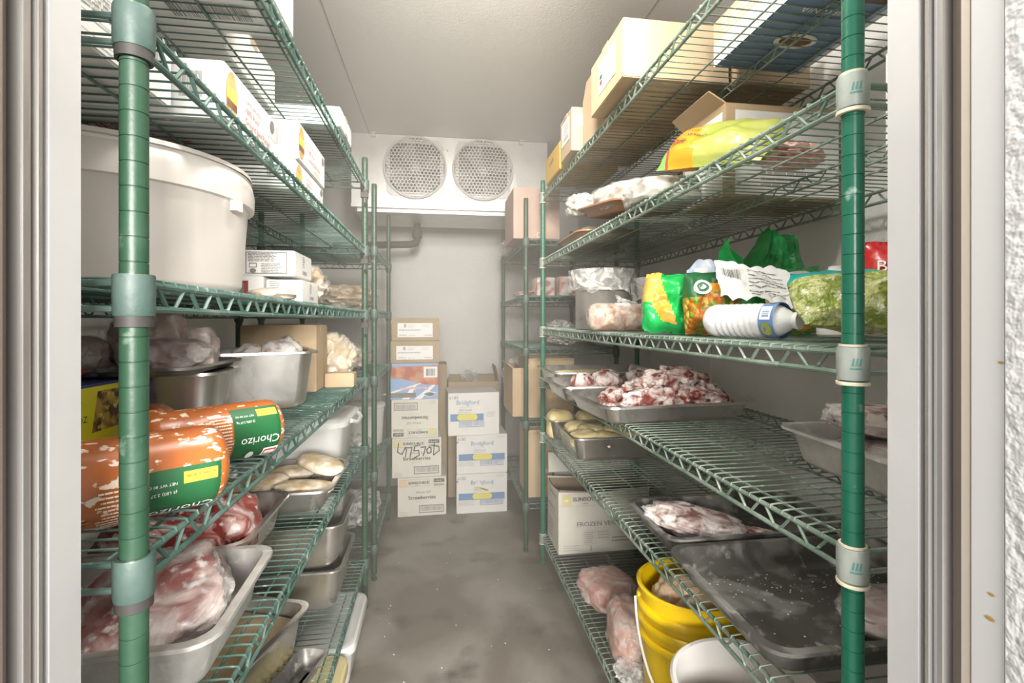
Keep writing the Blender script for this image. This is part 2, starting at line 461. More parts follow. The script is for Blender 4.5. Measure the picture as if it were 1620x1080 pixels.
def slab(x0, x1, y0, y1, z0, z1):
    return MB().box(((x0 + x1) / 2, (y0 + y1) / 2, (z0 + z1) / 2), (x1 - x0, y1 - y0, z1 - z0))
T = .1
fl = slab(XL - T, XR + T, YF - .11, YB + T, -.05, 0); struct('floor', fl, m_floor)
struct('ceiling', slab(XL - T, XR + T, YF - .11, YB + T, ZC, ZC + .1), m_ceil)
struct('wall_left', slab(XL - T, XL, YF, YB, 0, ZC), m_wall)
struct('wall_right', slab(XR, XR + T, YF, YB, 0, ZC), m_wall)
struct('wall_back', slab(XL - T, XR + T, YB, YB + T, 0, ZC), m_wall)
wf = slab(XL - T, XJ0 - .034, .39, YF, 0, ZC)
wf.box(((XJ1 + .034 + XR + T) / 2, .44, ZC / 2), (XR + T - XJ1 - .034, .1, ZC)); wf.box(((XJ0 + XJ1) / 2, .44, (ZD + .021 + ZC) / 2), (XJ1 - XJ0 + .068, .1, ZC - ZD - .021))
struct('wall_front', wf, m_wall)
# panel joints: thin raised beads on ceiling and walls
m_seam = mat('panel_joint', (.40, .39, .37), .5)
m_seaml = mat('pale_panel_joint', (.90, .89, .86), .4)
sx = at(562, 150, Z=ZC).x
struct('trim_1', slab(sx - .0015, sx + .0015, YF, YB, ZC - .0015, ZC + .001), m_seam)
struct('trim_2', slab(sx + 1.18, sx + 1.183, YF, YB, ZC - .0015, ZC + .001), m_seam)
sy = at(1125, 500, X=XR).y
struct('trim_3', slab(XR - .003, XR + .001, sy - .003, sy + .003, 0, ZC), m_seaml)
struct('trim_4', slab(XR - .002, XR + .001, sy + 1.18, sy + 1.183, 0, ZC), m_seam)

# door jambs: a stepped lining of metal and gasket strips running up both sides of the opening
m_jw = mat('jamb_pale_metal', (.52, .515, .51), .35, c2=(.57, .565, .56), scale=4, bump=.02, bscale=60)
m_js = mat('jamb_bright_strip', (.50, .49, .475), .25, .6, c2=(.40, .39, .375), scale=6, stretch=(1, 1, .3))
m_jr = mat('jamb_rusty_strip', (.48, .42, .38), .5, c2=(.24, .16, .12), scale=7, lo=.5, hi=.7, stretch=(1, 1, .25))
m_jb = mat('jamb_brown_gasket', (.20, .16, .13), .6, c2=(.25, .21, .175), scale=5, stretch=(1, 1, .2))
m_je = mat('jamb_beige', (.52, .46, .39), .5)
m_jo = mat('door_frame_white', (.56, .56, .555), .45)
m_jx = mat('embossed_white_panel', (.56, .56, .56), .5, bump=.55, bscale=85, bdetail=2)
def strip(name, x0, sgn, ys, th, m):
    mb = MB(); xa, xb = x0, x0 - sgn * th
    mb.box(((xa + xb) / 2, (ys[0] + ys[1]) / 2, ZD / 2), (abs(xb - xa), abs(ys[1] - ys[0]), ZD))
    me = mb.mesh(name, None); bm = bmesh.new(); bm.from_mesh(me)
    bmesh.ops.bevel(bm, geom=[e for e in bm.edges if abs(e.verts[0].co.z - e.verts[1].co.z) > .5], offset=.0012, segments=2, affect='EDGES'); bm.to_mesh(me); bm.free()
    me.materials.append(m); o = link(name, me); o['kind'] = 'structure'
    return o
k = 5
# sgn +1: lining faces +x (left jamb), the strip reaches th into the wall from x0
for s, x in ((1, XJ0), (-1, XJ1)):
    specs = [(.492, .4535, 0, m_jw), (.4535, .4475, -.004, m_jb), (.4475, .4415, .001, m_js), (.4415, .4355, -.003, m_jr if s > 0 else m_jo),
             (.4355, .428, 0, m_js), (.428, .412, -.010, m_jb), (.412, .402, 0, m_je if s < 0 else m_jb)]
    if s < 0: specs += [(.402, .372, .001, m_jo), (.372, .30, .003, m_jx)]
    else: specs += [(.402, .36, -.004, m_jb), (.36, .30, 0, m_jo)]
    for y1, y0, dx, m in specs:
        strip('trim_%d' % k, x + s * dx, s, (y0, y1), .0335 + dx, m); k += 1
struct('trim_%d' % k, slab(XJ0 - .033, XJ1 + .033, .30, .492, ZD + .0005, ZD + .02), m_jw); k += 1
# rust speck marks on the right door frame
sp = MB()
for px, py, r in ((1583, 573, .0012), (1566, 978, .002), (1568, 940, .0014)):
    p = at(px, py, X=XJ1 - .0012); sp.lathe([(0, 0), (r, .0002), (0, .0006)], 8, Matrix.Translation(p) @ Matrix.Rotation(-pi / 2, 4, 'Y') @ Matrix.Diagonal((1, 2.2, 1, 1)))
o = obj('rust_stain', sp, mat('rust', (.38, .22, .06), .8)); tag(o, 'small brown rust spots on the white frame right of the doorway', 'stain', kind='stuff')

# ------------------------------------------------------------------ shelving
def snake(mb, y0, y1, z0, z1, x, r, per=.074, axis='y'):
    n = max(2, int(round((y1 - y0) / (per / 2)))); pts = []
    for i in range(n + 1):
        y = y0 + (y1 - y0) * i / n; z = z0 if i % 2 == 0 else z1
        d = (y1 - y0) / n * .22
        for q in ((y - d, z), (y + d, z)):
            yy = min(max(q[0], y0), y1)
            pts.append((x, yy, q[1]) if axis == 'y' else (yy, x, q[1]))
    mb.tube(pts, r, 5)

def shelf_parts(unit, z, L, W, s, mw, mc, sleeve, sag=0.0, near=True):
    """one wire shelf of a unit; its long side runs along y, front rail at x = 0, rear at x = s*W"""
    rz, bz = -.0065, -.033
    def dip(y): return -sag * (1 - (2 * y / L - 1) ** 2)
    d = MB(); n = int(L / .0268)
    for i in range(n):
        y = .022 + (L - .044) * i / (n - 1); q = dip(y)
        d.tube([(-s * .0035, y, -.006 + q), (-s * .002, y, -.001 + q), (s * .012, y, q), (s * W / 2, y, q), (s * (W - .012), y, q), (s * (W + .002), y, -.001 + q), (s * (W + .0035), y, -.006 + q)], .0016, 5)
    for fx in (.055, .27, .73):
        d.tube([(s * W * fx, .004 + (L - .008) * k / 12, -.0042 + dip(L * k / 12)) for k in range(13)], .0024, 6)
    sh = obj('shelf', d, mw, unit, (0, 0, z))
    c = MB(); x = s * W * .5
    c.tube([(x, .01 + (L - .02) * k / 12, -.0045 + dip(L * k / 12)) for k in range(13)], .0026, 6)
    c.tube([(x, .03 + (L - .06) * k / 12, -.026 + dip(L * k / 12)) for k in range(13)], .0026, 6)
    snake(c, .03, L - .03, -.0055, -.025, x, .0018); obj('centre_truss', c, mw, sh)
    for nm, x in (('front_truss', 0), ('rear_truss', s * W)):
        t = MB()
        t.tube([(x, .014 + (L - .028) * k / 16, rz + dip(L * k / 16)) for k in range(17)], .0040, 8)
        pts = [(x, .014, bz - .001)] + [(x, .05 + (L - .1) * k / 14, bz + dip(L * k / 14)) for k in range(15)] + [(x, L - .014, bz - .001)]
        t.tube(pts, .0039, 8); snake(t, .034, L - .034, rz - .002, bz + .002, x, .0027)
        obj(nm, t, mw, sh)
    for yy in (0, L):
        t = MB()
        t.tube([(s * .014, yy, rz), (s * (W - .014), yy, rz)], .0036, 8); t.tube([(s * .014, yy, bz), (s * (W - .014), yy, bz)], .0034, 8)
        snake(t, .04, W - .04, rz - .002, bz + .002, yy, .0022, axis='x') if s > 0 else snake(t, -W + .04, -.04, rz - .002, bz + .002, yy, .0022, axis='x')
        obj('end_truss', t, mw, sh)
    for yy in (0, L):
        for xx in (0, s * W):
            M = Matrix.Translation((xx, yy, 0))
            t = MB(); t.lathe([(.0134, .002), (.0178, .002), (.0184, 0), (.0186, -.012), (.0182, -.038), (.0176, -.0405), (.0134, -.0405)], 24, M, close=True)
            co = obj('corner_collar', t, mc, sh)
            if sleeve is M_IVORY:
                t = MB(); t.lathe([(.0134, .0025), (.0158, .0025), (.0160, .0055), (.0134, .0055)], 24, M, close=True); obj('sleeve_rim', t, sleeve, sh)
                if near and xx == 0 and yy == 0:
                    q = MB(); R_ = .0188
                    def cw(pts, dz):
                        q.add([(R_ * sin(a), -R_ * cos(a), z) for a, z in pts] , [tuple(range(len(pts)))])
                    A0 = -.55
                    for k in range(3): cw([(A0 - .30 + .22 * k, -.022), (A0 - .19 + .22 * k, -.012), (A0 - .09 + .22 * k, -.012), (A0 - .14 + .22 * k, -.022)], 0)
                    cw([(A0 - .36, -.0265), (A0 - .36, -.0240), (A0, -.0240), (A0, -.0265)], 0); cw([(A0, -.0265), (A0, -.0240), (A0 + .36, -.0240), (A0 + .36, -.0265)], 0)
                    obj('maker_mark', q, M_TEALMARK, sh, smooth=None)
            t = MB(); t.lathe([(.0134, -.0425), (.0188, -.0425), (.0192, -.0445), (.0186, -.047), (.0134, -.047)] if sleeve is M_IVORY else
                              [(.0134, -.0405), (.0168, -.0405), (.0166, -.0515), (.0134, -.0515)], 24, M, close=True)
            obj('split_sleeve', t, sleeve, sh)
    return sh

def post_mesh(h, r=.0127):
    pr = [(0, 0), (.011, 0), (.014, .004), (.014, .010), (.006, .014), (.006, .03), (r, .034)]
    z = .05
    while z < h - .012:
        pr += [(r, z - .0008), (r - .0009, z - .0003), (r - .0009, z + .0003), (r, z + .0008)]; z += .0254
    pr += [(r, h - .004), (r - .002, h), (0, h + .001)]
    return MB().lathe(pr, 20)

def unit(name, label, X, Y, L, W, s, levels, hp, mp, mw, mc, sleeve, sag=0.0):
    u = thing(name, label, 'shelving unit', (X, Y, 0))
    pm = post_mesh(hp).mesh('post', 30); pm.materials.append(mp)
    for yy in (0, L):
        for xx in (0, s * W): link('post', pm, u, (xx, yy, 0))
    for z in levels: shelf_parts(u, z, L, W, s, mw, mc, sleeve, sag)
    return u
WS = .505
LX, LY, LL = -.3086, .560, 1.63
RX, RY, RL = .5326, .566, 1.90
LZ = dict(A=1.836, B=1.553, C=1.280, D=.992, E=.698, F=.215)
RZ = dict(A=1.880, B=1.549, C=1.199, D=.941, E=.662, F=.145)
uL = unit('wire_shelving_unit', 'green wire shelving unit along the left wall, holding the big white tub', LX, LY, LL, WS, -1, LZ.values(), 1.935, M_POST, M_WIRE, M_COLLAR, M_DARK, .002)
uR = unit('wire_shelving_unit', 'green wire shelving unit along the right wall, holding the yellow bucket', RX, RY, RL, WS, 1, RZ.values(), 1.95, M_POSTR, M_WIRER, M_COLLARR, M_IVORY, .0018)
L2X, L2Y, L2L = -.298, 2.42, .70
R2X, R2Y, R2L = .469, 2.60, .92
L2Z = dict(a=1.585, b=1.287, c=.97, d=.515, e=.17)
R2Z = dict(a=1.675, b=1.370, c=1.088, d=.698, e=.260)
uL2 = unit('wire_shelving_unit', 'shorter green wire shelving unit in the far left corner, beside the strawberry boxes', L2X, L2Y, L2L, WS, -1, L2Z.values(), 1.885, M_POST, M_WIRE, M_COLLAR, M_DARK)
uR2 = unit('wire_shelving_unit', 'shorter green shelving unit in the far right corner, pinkish brown box on top', R2X, R2Y, R2L, WS, 1, R2Z.values(), 1.89, M_POST, M_WIRE, M_COLLAR, M_DARK)

# dark plastic hooks hanging under the aisle corners of the far end collars
for i, z in enumerate((LZ['A'], LZ['B'], LZ['C'])):
    t = MB(); t.box((.004, -.004, -.012), (.030, .024, .022)); t.tube([(.012, -.008, -.02), (.014, -.014, -.05), (.012, -.024, -.058), (.010, -.030, -.050)], .0045, 8)
    o = obj('shelf_hook', t, M_DARK, None, (LX - .004, LY + LL - .004, z - .0525)); tag(o, ('dark hook under the far aisle corner of the top left shelf', 'dark hook under the far corner of the left shelf above the tub', 'dark hook under the far corner of the left shelf carrying the tub')[i], 'hook', 'dark hooks on the left shelving')

# ------------------------------------------------------------------ evaporator
m_galv = mat('galvanised_sheet', (.66, .655, .63), .38, .35, c2=(.74, .735, .71), scale=9, lo=.35, hi=.65, bump=.03, bscale=40)
m_guard = mat('fan_guard_plastic', (.70, .69, .66), .4)
m_inside = mat('fan_recess', (.20, .195, .185), .5)
EY = 3.08
e0 = at(556, 330, Y=EY).x; e1 = at(866, 260, Y=EY).x
ez0 = H + (HOR - 332) / FPX * (EY + .02) ; EZ0 = at(690, 331, Y=EY).z; EZ1 = ZC - .002
ev = thing('evaporator_unit', 'white metal ceiling evaporator with two round fans above the back wall', 'evaporator', ((e0 + e1) / 2, EY, EZ0))
ew = e1 - e0; eh = EZ1 - EZ0; ed = .5
fans = []
for px, py in ((657, 266), (764, 270)):
    p = at(px, py, Y=EY); fans.append((p.x - (e0 + e1) / 2, p.z - EZ0))
FR = .192
body = MB()
# front sheet with two round openings
def front_sheet(mb):
    xs = sorted([-ew / 2, (fans[0][0] + fans[1][0]) / 2, ew / 2])
    for i, (fx, fz) in enumerate(fans):
        x0, x1 = (xs[0], xs[1]) if i == 0 else (xs[1], xs[2]); n = 48
        rim = []; out = []
        for kk in range(n):
            a = 2 * pi * kk / n; c, s_ = cos(a), sin(a)
            rim.append((fx + FR * .93 * c, 0, fz + FR * .93 * s_))
            tx = ((x1 - fx) / c if c > 1e-6 else (x0 - fx) / c if c < -1e-6 else 1e9); tz = ((eh - fz) / s_ if s_ > 1e-6 else -fz / s_ if s_ < -1e-6 else 1e9)
            t = min(tx, tz); out.append((fx + c * t, 0, fz + s_ * t))
        for cxx in (x0, x1):
            for czz in (0, eh):
                j = min(range(n), key=lambda q: (out[q][0] - cxx) ** 2 + (out[q][2] - czz) ** 2); out[j] = (cxx, 0, czz)
        mb.loft([rim, out], True, (False, False))
front_sheet(body)
body.add([(-ew/2, 0, 0), (ew/2, 0, 0), (ew/2, ed, 0), (-ew/2, ed, 0), (-ew/2, 0, eh), (ew/2, 0, eh), (ew/2, ed, eh), (-ew/2, ed, eh)], [(0, 1, 2, 3), (4, 7, 6, 5), (1, 5, 6, 2), (0, 3, 7, 4), (2, 6, 7, 3)])
body.box((0, -.003, .011), (ew + .004, .008, .022))      # folded bottom edge
obj('housing', body, m_galv, ev, smooth=30)
pan = MB(); pan.box((0, ed / 2, -.012), (ew - .06, ed - .04, .022)); obj('drip_tray', pan, m_galv, ev)
for fx, fz in fans:
    g = MB(); M = Matrix.Translation((fx, 0, fz)) @ Matrix.Rotation(pi / 2, 4, 'X')
    g.lathe([(FR * .99, .0), (FR, .012), (FR * .995, .024), (FR * .965, .028), (FR * .93, .022), (FR * .93, 0)], 48, M, close=True)
    # corner mounting ears
    sq = [(x, z) for x, z in rrect(FR * 1.80, FR * 1.80, .05, 6)]; nq = len(sq)
    g.loft([[(fx + x, -.001, fz + z) for x, z in sq], [(fx + x, -.009, fz + z) for x, z in sq], [(fx + FR * .96 * cos(atan2(z, x)), -.012, fz + FR * .96 * sin(atan2(z, x))) for x, z in sq]], True, (False, False))
    gd = obj('fan_guard', g, m_guard, ev)
    hx = MB(); hs = .0125; R_ = FR * .94; t = .0028
    rows = int(R_ / (hs * 1.5)) + 2
    for j in range(-rows, rows + 1):
        for i in range(-rows, rows + 1):
            cx = hs * sqrt(3) * (i + .5 * (j & 1)); cz = hs * 1.5 * j; rr = sqrt(cx * cx + cz * cz)
            if rr > R_ - hs * .5: continue
            yy = -.026 - .016 * (1 - (rr / R_) ** 2)
            o_ = [(fx + cx + hs * 1.02 * sin(pi / 3 * q), yy, fz + cz + hs * 1.02 * cos(pi / 3 * q)) for q in range(6)]
            i_ = [(fx + cx + (hs - t) * sin(pi / 3 * q), yy, fz + cz + (hs - t) * cos(pi / 3 * q)) for q in range(6)]
            b_ = [(x, y + .006, z) for x, y, z in i_]
            hx.loft([o_, i_, b_], True, (False, False))
    obj('honeycomb_grille', hx, m_guard, gd)
    dr = MB(); dr.lathe([(FR * .93, .0), (FR * .93, -.12), (0, -.12)], 40, M); obj('fan_recess', dr, m_inside, ev)
    bl = MB()
    for q in range(4):
        a = q * pi / 2 + .4
        bl.grid(lambda u, v: Vector((fx + (.035 + .125 * u) * cos(a + (v - .5) * (.95 - .25 * u)), .05 + (v - .5) * .055, fz + (.035 + .125 * u) * sin(a + (v - .5) * (.95 - .25 * u)))), 6, 6)
    obj('fan_blade', bl, m_galv, ev)
    hb = MB(); hb.lathe([(0, .012), (.02, .012), (.038, -.004), (.04, -.09), (0, -.09)], 20, M); obj('fan_hub', hb, m_guard, ev)
sc_ = MB()
for px, py in ((588, 253), (708, 238), (708, 318), (814, 300), (841, 235), (590, 318), (572, 222), (868, 318)):
    p = at(px, py, Y=EY); 
    if p.x < e1 - .01: sc_.lathe([(0, -.004), (.006, -.003), (.007, 0), (0, 0)], 8, Matrix.Translation((p.x - (e0 + e1) / 2, -.001, p.z - EZ0)) @ Matrix.Rotation(-pi / 2, 4, 'X'))
obj('screw', sc_, m_guard, ev)
br = MB()
for px in (591, 824):
    p = at(px, 220, Y=EY); br.box((p.x - (e0 + e1) / 2, -.012, eh - .012), (.026, .02, .022)); br.box((p.x - (e0 + e1) / 2, -.02, eh - .004), (.03, .03, .006))
obj('hanging_bracket', br, m_galv, ev)
pp = at(825, 288, Y=EY); pl = MB(); pl.box((pp.x - (e0 + e1) / 2, -.006, pp.z - EZ0), (.058, .006, .085)); pl.lathe([(0, 0), (.009, 0), (.009, .006), (0, .006)], 12, Matrix.Translation((pp.x - (e0 + e1) / 2, -.009, pp.z - EZ0 + .02)) @ Matrix.Rotation(pi / 2, 4, 'X'))
obj('service_plate', pl, m_guard, ev)
# black drain pipe under the evaporator
pz = at(660, 352, Y=3.45); px_ = at(660, 352, Y=3.45).x
dp = MB(); dp.tube([(px_, 3.45, EZ0 - .02), (px_, 3.45, EZ0 - .13), (px_ - .012, 3.45, EZ0 - .155), (px_ - .05, 3.45, EZ0 - .165), (XL + .18, 3.45, EZ0 - .185)], .024, 12)
dp.lathe([(.03, -.02), (.034, -.02), (.034, .03), (.03, .03)], 14, Matrix.Translation((px_, 3.45, EZ0 - .10)), close=True)
o = obj('drain_pipe', dp, mat('black_insulation', (.05, .045, .04), .7)); tag(o, 'black drain pipe bending left beneath the ceiling evaporator', 'pipe')
# ------------------------------------------------------------------ lights, camera, haze
def lamp(name, loc, power, size, color=(1, .96, .9)):
    l = bpy.data.lights.new(name, 'POINT'); l.energy = power; l.shadow_soft_size = size; l.color = color
    o = bpy.data.objects.new(name, l); o.location = loc; COL.objects.link(o); return o
lamp('ceiling_bulb', (.12, .80, ZC - .13), 15, .07)
sl = bpy.data.lights.new('ceiling_flood', 'SPOT'); sl.energy = 115; sl.spot_size = radians(74); sl.spot_blend = .9; sl.shadow_soft_size = .09; sl.color = (1, .96, .89)
so = bpy.data.objects.new('ceiling_flood', sl); COL.objects.link(so); so.location = (.12, .62, ZC - .14)
so.rotation_euler = (Vector((.08, 3.6, 1.35)) - Vector(so.location)).to_track_quat('-Z', 'Y').to_euler()
fx_ = thing('ceiling_light', 'round ceiling light base above the doorway end of the aisle', 'light', (.12, .80, ZC))
obj('lamp_base', MB().lathe([(.075, 0), (.08, -.004), (.08, -.028), (.06, -.034), (.06, 0)], 28, close=True), m_galv, fx_)

for kx, ky, ke, kt in ((.2, -5.2, 430, (.1, 2.0, 1.1)), (1.55, -5.2, 265, (-.3, 1.0, 1.1)), (-1.25, -5.2, 205, (.5, 1.2, .9))):  # added fill lights far behind the camera, aimed in through the doorway
    kl = bpy.data.lights.new('doorway_fill_light', 'AREA'); kl.shape = 'RECTANGLE'; kl.size = 1.5; kl.size_y = .8; kl.energy = ke; kl.color = (1, .965, .915)
    ko = bpy.data.objects.new('doorway_fill_light', kl); COL.objects.link(ko); ko.location = (kx, ky, 2.2); ko.rotation_euler = (Vector(kt) - Vector(ko.location)).to_track_quat('-Z', 'Y').to_euler()
w = bpy.data.worlds.new('kitchen_light'); SC.world = w; w.use_nodes = True
w.node_tree.nodes['Background'].inputs[0].default_value = (1, .975, .945, 1); w.node_tree.nodes['Background'].inputs[1].default_value = .55

hz = slab(XL + .01, XR - .01, 1.45, YB - .01, .01, ZC - .02)
hm = bpy.data.materials.new('cold_mist'); hm.use_nodes = True
N = hm.node_tree.nodes; N.remove(N['Principled BSDF'])
vs_ = N.new('ShaderNodeVolumePrincipled'); vs_.inputs['Color'].default_value = (.97, .91, .81, 1); vs_.inputs['Density'].default_value = .29; vs_.inputs['Anisotropy'].default_value = .2
hm.node_tree.links.new(vs_.outputs['Volume'], N['Material Output'].inputs['Volume'])
o = obj('mist', hz, hm, smooth=None); tag(o, 'thin cold mist hanging in the back half of the freezer', 'mist', kind='stuff')

cd = bpy.data.cameras.new('camera'); cam = bpy.data.objects.new('camera', cd); COL.objects.link(cam); SC.camera = cam
cd.sensor_width = 36; cd.sensor_fit = 'HORIZONTAL'; cd.lens = 36 * FPX / 1620; cd.shift_y = -(540 - HOR) / 1620; cd.clip_start = .02
cam.location = (0, 0, H); cam.rotation_euler = (pi / 2, 0, -YAW)
SC.view_settings.view_transform = 'Standard'; SC.view_settings.look = 'None'; SC.view_settings.gamma = 1; SC.view_settings.exposure = 0.72
SC.view_settings.use_curve_mapping = False
# ================================================================== goods: shared makers
M_MEAT = mat('frozen_meat', (.27, .045, .036), .34, c2=(.70, .54, .50), scale=10, lo=.43, hi=.60, detail=6, distort=1.2, c3=(.86, .80, .78), scale3=45, lo3=.56, hi3=.68, bump=.35, bscale=45, sss=.05)
M_MEATF = mat('frosted_meat', (.23, .05, .036), .6, c2=(.78, .69, .65), scale=20, lo=.39, hi=.55, detail=7, distort=.8, c3=(.13, .035, .028), scale3=34, lo3=.56, hi3=.66, bump=.6, bscale=55)
M_MEATP = mat('pale_pork', (.62, .33, .27), .3, c2=(.76, .58, .50), scale=10, lo=.42, hi=.62, detail=5, distort=1.5, c3=(.48, .16, .12), scale3=18, lo3=.58, hi3=.70, bump=.25, bscale=30, sss=.1)
M_MEATG = mat('grey_wrapped_meat', (.36, .25, .23), .35, c2=(.60, .53, .51), scale=15, lo=.42, hi=.62, detail=6, distort=1.5, bump=.4, bscale=40)
M_BALL = mat('frosted_brown_meat', (.34, .20, .15), .55, c2=(.82, .79, .76), scale=34, lo=.36, hi=.54, detail=5, bump=.5, bscale=70)
M_CHICK = mat('raw_chicken', (.74, .50, .30), .35, c2=(.82, .66, .48), scale=14, lo=.4, hi=.6, c3=(.55, .14, .07), scale3=20, lo3=.60, hi3=.68, bump=.4, bscale=40, sss=.1)
M_BUN = mat('frosted_patty', (.52, .39, .23), .6, c2=(.74, .67, .56), scale=22, lo=.42, hi=.6, detail=6, bump=.35, bscale=50, c3=(.50, .33, .15), scale3=12, lo3=.62, hi3=.74)
M_BUTTER = mat('pale_yellow_food', (.95, .78, .36), .45, c2=(.95, .87, .60), scale=9, lo=.4, hi=.65, c3=(.50, .34, .12), scale3=16, lo3=.66, hi3=.74, bump=.4, bscale=25)
M_BROTH = mat('frozen_broth', (.42, .29, .14), .5, c2=(.60, .48, .32), scale=5, lo=.35, hi=.65, bump=.1, bscale=30)
M_BAGBEI = mat('beige_bagged_food', (.56, .42, .25), .3, c2=(.70, .58, .40), scale=11, lo=.4, hi=.62, distort=1, c3=(.80, .74, .62), scale3=26, lo3=.62, hi3=.72, bump=.4, bscale=30)
M_CRUMB = mat('white_crumpled_film', (.66, .645, .62), .3, c2=(.48, .47, .455), scale=14, bump=.5, bscale=30)
M_CASING = mat('chorizo_casing', (.40, .10, .018), .28, c2=(.50, .16, .04), scale=7, lo=.35, hi=.7, c3=(.84, .70, .56), scale3=95, lo3=.575, hi3=.62, detail=3, stretch=(.6, 1, 1), spec=.6)
M_BROWNTRAY = mat('brown_plastic_tray', (.36, .17, .075), .4)

class Surf:
    """pillow-shaped bag standing on its lower edge: w along x, h along z, thickness t along y; ends crimped flat"""
    def __init__(self, w, h, t, seed=0, amp=.12, crimp=.06, taper=0.0, wr=9.0):
        self.a = (w, h, t, seed, amp, crimp, wr); self.taper = taper
    def at(self, a, b, side=-1, lift=0.0):
        w, h, t, seed, amp, crimp, wr = self.a
        x, z = (a - .5) * 2, (b - .5) * 2
        fx = max(0, 1 - abs(x) ** 3.5); fz = max(0, 1 - (abs(z) / (1 - crimp)) ** 2.4) if abs(z) < 1 - crimp else 0
        th = t / 2 * (fx ** .55) * (fz ** .5)
        n = noise.noise(Vector((x * 2.2 + seed, z * 2.2, side * 1.7 + seed))) + .5 * abs(noise.noise(Vector((x * wr * .5 + seed * 2, z * wr * .6, side + seed))))
        th = th * (1 + amp * 2.2 * n) + amp * .012 * noise.noise(Vector((x * wr + seed, z * 3, side)))
        wv = amp * .10 * w * noise.noise(Vector((z * 2.5 + seed * 3, x, 1.3)))
        hv = amp * .16 * h * noise.noise(Vector((x * 2.5 + seed, 4.1, z)))
        wave = amp * .05 * t * noise.noise(Vector((x * 3 + seed, z * 3, 9.0))) + (amp * .25 * t * noise.noise(Vector((x * 5 + seed, z, 2.0))) if abs(z) > 1 - crimp * 2 else 0)
        nar = 1 - .10 * abs(x) ** 2 * fz
        return Vector((x * w / 2 * (1 - .08 * (1 - fz)) * (1 - self.taper * b ** 1.3) + wv, side * (th + lift) + wave, h / 2 + z * h / 2 * nar + hv))

def bag(name, label, w, h, t, mats, colour, loc, rot, seed=0, amp=.14, n=30, group=None, cat='bag', crimp=.06, taper=0.0):
    """mats: list; colour(a, b, side) -> index into mats"""
    s = Surf(w, h, t, seed, amp, crimp, taper); mb = MB()
    for m in mats: mb.mi(m)
    for side in (-1, 1):
        vs = [s.at(i / n, j / n, side) for j in range(n + 1) for i in range(n + 1)]; o = len(mb.v); mb.v += vs
        for j in range(n):
            for i in range(n):
                q = [o + j * (n + 1) + i, o + j * (n + 1) + i + 1, o + (j + 1) * (n + 1) + i + 1, o + (j + 1) * (n + 1) + i]
                mb.f.append(q); mb.m.append(colour((i + .5) / n, (j + .5) / n, side))
    me = mb.mesh(name, 60)
    bm = bmesh.new(); bm.from_mesh(me); bmesh.ops.remove_doubles(bm, verts=bm.verts, dist=4e-4); bmesh.ops.recalc_face_normals(bm, faces=bm.faces); bm.to_mesh(me); bm.free()
    me.polygons.foreach_set('use_smooth', [True] * len(me.polygons)); me.set_sharp_from_angle(angle=radians(50))
    z0 = 0
    o = link(name, me, None, loc, rot); tag(o, label, cat, group); o['_'] = 0; del o['_']
    return o, s

def pan(name, label, w, d, h, m, loc, rot=0, group=None, cat='pan', **k):
    o = obj(name, pan_mesh(w, d, h, **k), m, None, loc, rot, smooth=40); tag(o, label, cat, group)
    return o

def lump(name, label, mb, m, loc, rot=0, cat='meat', group=None, wrap=None, wk=1.04, smooth=60):
    o = obj(name, mb, m, None, loc, rot, smooth=smooth); tag(o, label, cat, group)
    if wrap is not None:
        f = MB(); c = sum((Vector(p) for p in mb.v), Vector()) / len(mb.v)
        q = []
        for p in mb.v:
            p = Vector(p); e = (p - c); nn = noise.noise(e * 30 + c * 9) * .05 + abs(noise.noise(e * 55)) * .05
            r = c + e * (wk + nn); r.z = max(r.z, 0.0002); q.append(r)
        f.add(q, mb.f); obj('plastic_wrap', f, wrap, o, smooth=30)
    return o

def xf(o): return o

# ================================================================== LEFT: top shelf
zA = LZ['A'] + .0025; zB = LZ['B'] + .0025; zC = LZ['C'] + .0025; zD = LZ['D'] + .0025; zE = LZ['E'] + .0025; zF = LZ['F'] + .0025
def box_prints(o, w, d, h, faces):
    for nm, fn, W_, H_, turned, draw in faces:
        P = Print(face(w, d, h, nm, BULGE.get(o.name, 0)), W_, H_, turned); draw(P, W_, H_); P.done('printing', o)

def pr_plain(P, W, Hh):
    P.bars(W * .62, Hh * .55, W * .92, Hh * .85, M_GREYP, None, 3); P.lines(W * .1, Hh * .5, W * .5, Hh * .85, 4, M_MIDP, 2); P.frame(W * .08, Hh * .12, W * .5, Hh * .4, .002, M_MIDP)
def pr_bottom(P, W, Hh):
    P.bars(W * .55, Hh * .1, W * .9, Hh * .26, M_GREYP, None, 5); P.lines(W * .12, Hh * .12, W * .45, Hh * .4, 5, M_MIDP, 4)
    P.frame(W * .1, Hh * .6, W * .35, Hh * .9, .003, M_GREYP); P.lines(W * .5, Hh * .62, W * .9, Hh * .9, 4, M_MIDP, 8)

o = carton('white_carton', 'white carton on the top left shelf, nearest the doorway, barcode facing the aisle', .48, .44, .27, M_WBOX, (-.545, .895, zA), 0)
box_prints(o, .48, .44, .27, [('right', 0, .44, .27, False, pr_plain), ('bottom', 0, .48, .44, False, pr_bottom)])
o = carton('white_carton', 'low white carton farthest back on the top left shelf', .48, .20, .06, M_WBOX, (-.538, 1.69, zA), 0)
box_prints(o, .48, .20, .06, [('right', 0, .20, .06, False, pr_plain), ('bottom', 0, .48, .20, False, pr_bottom)])
o = carton('white_carton', 'white carton in the middle of the top left shelf, set back from the edge', .34, .34, .12, M_WBOX, (-.64, 1.36, zA), 0)
box_prints(o, .34, .34, .12, [('bottom', 0, .34, .34, False, pr_bottom), ('front', 0, .34, .12, False, pr_plain)])

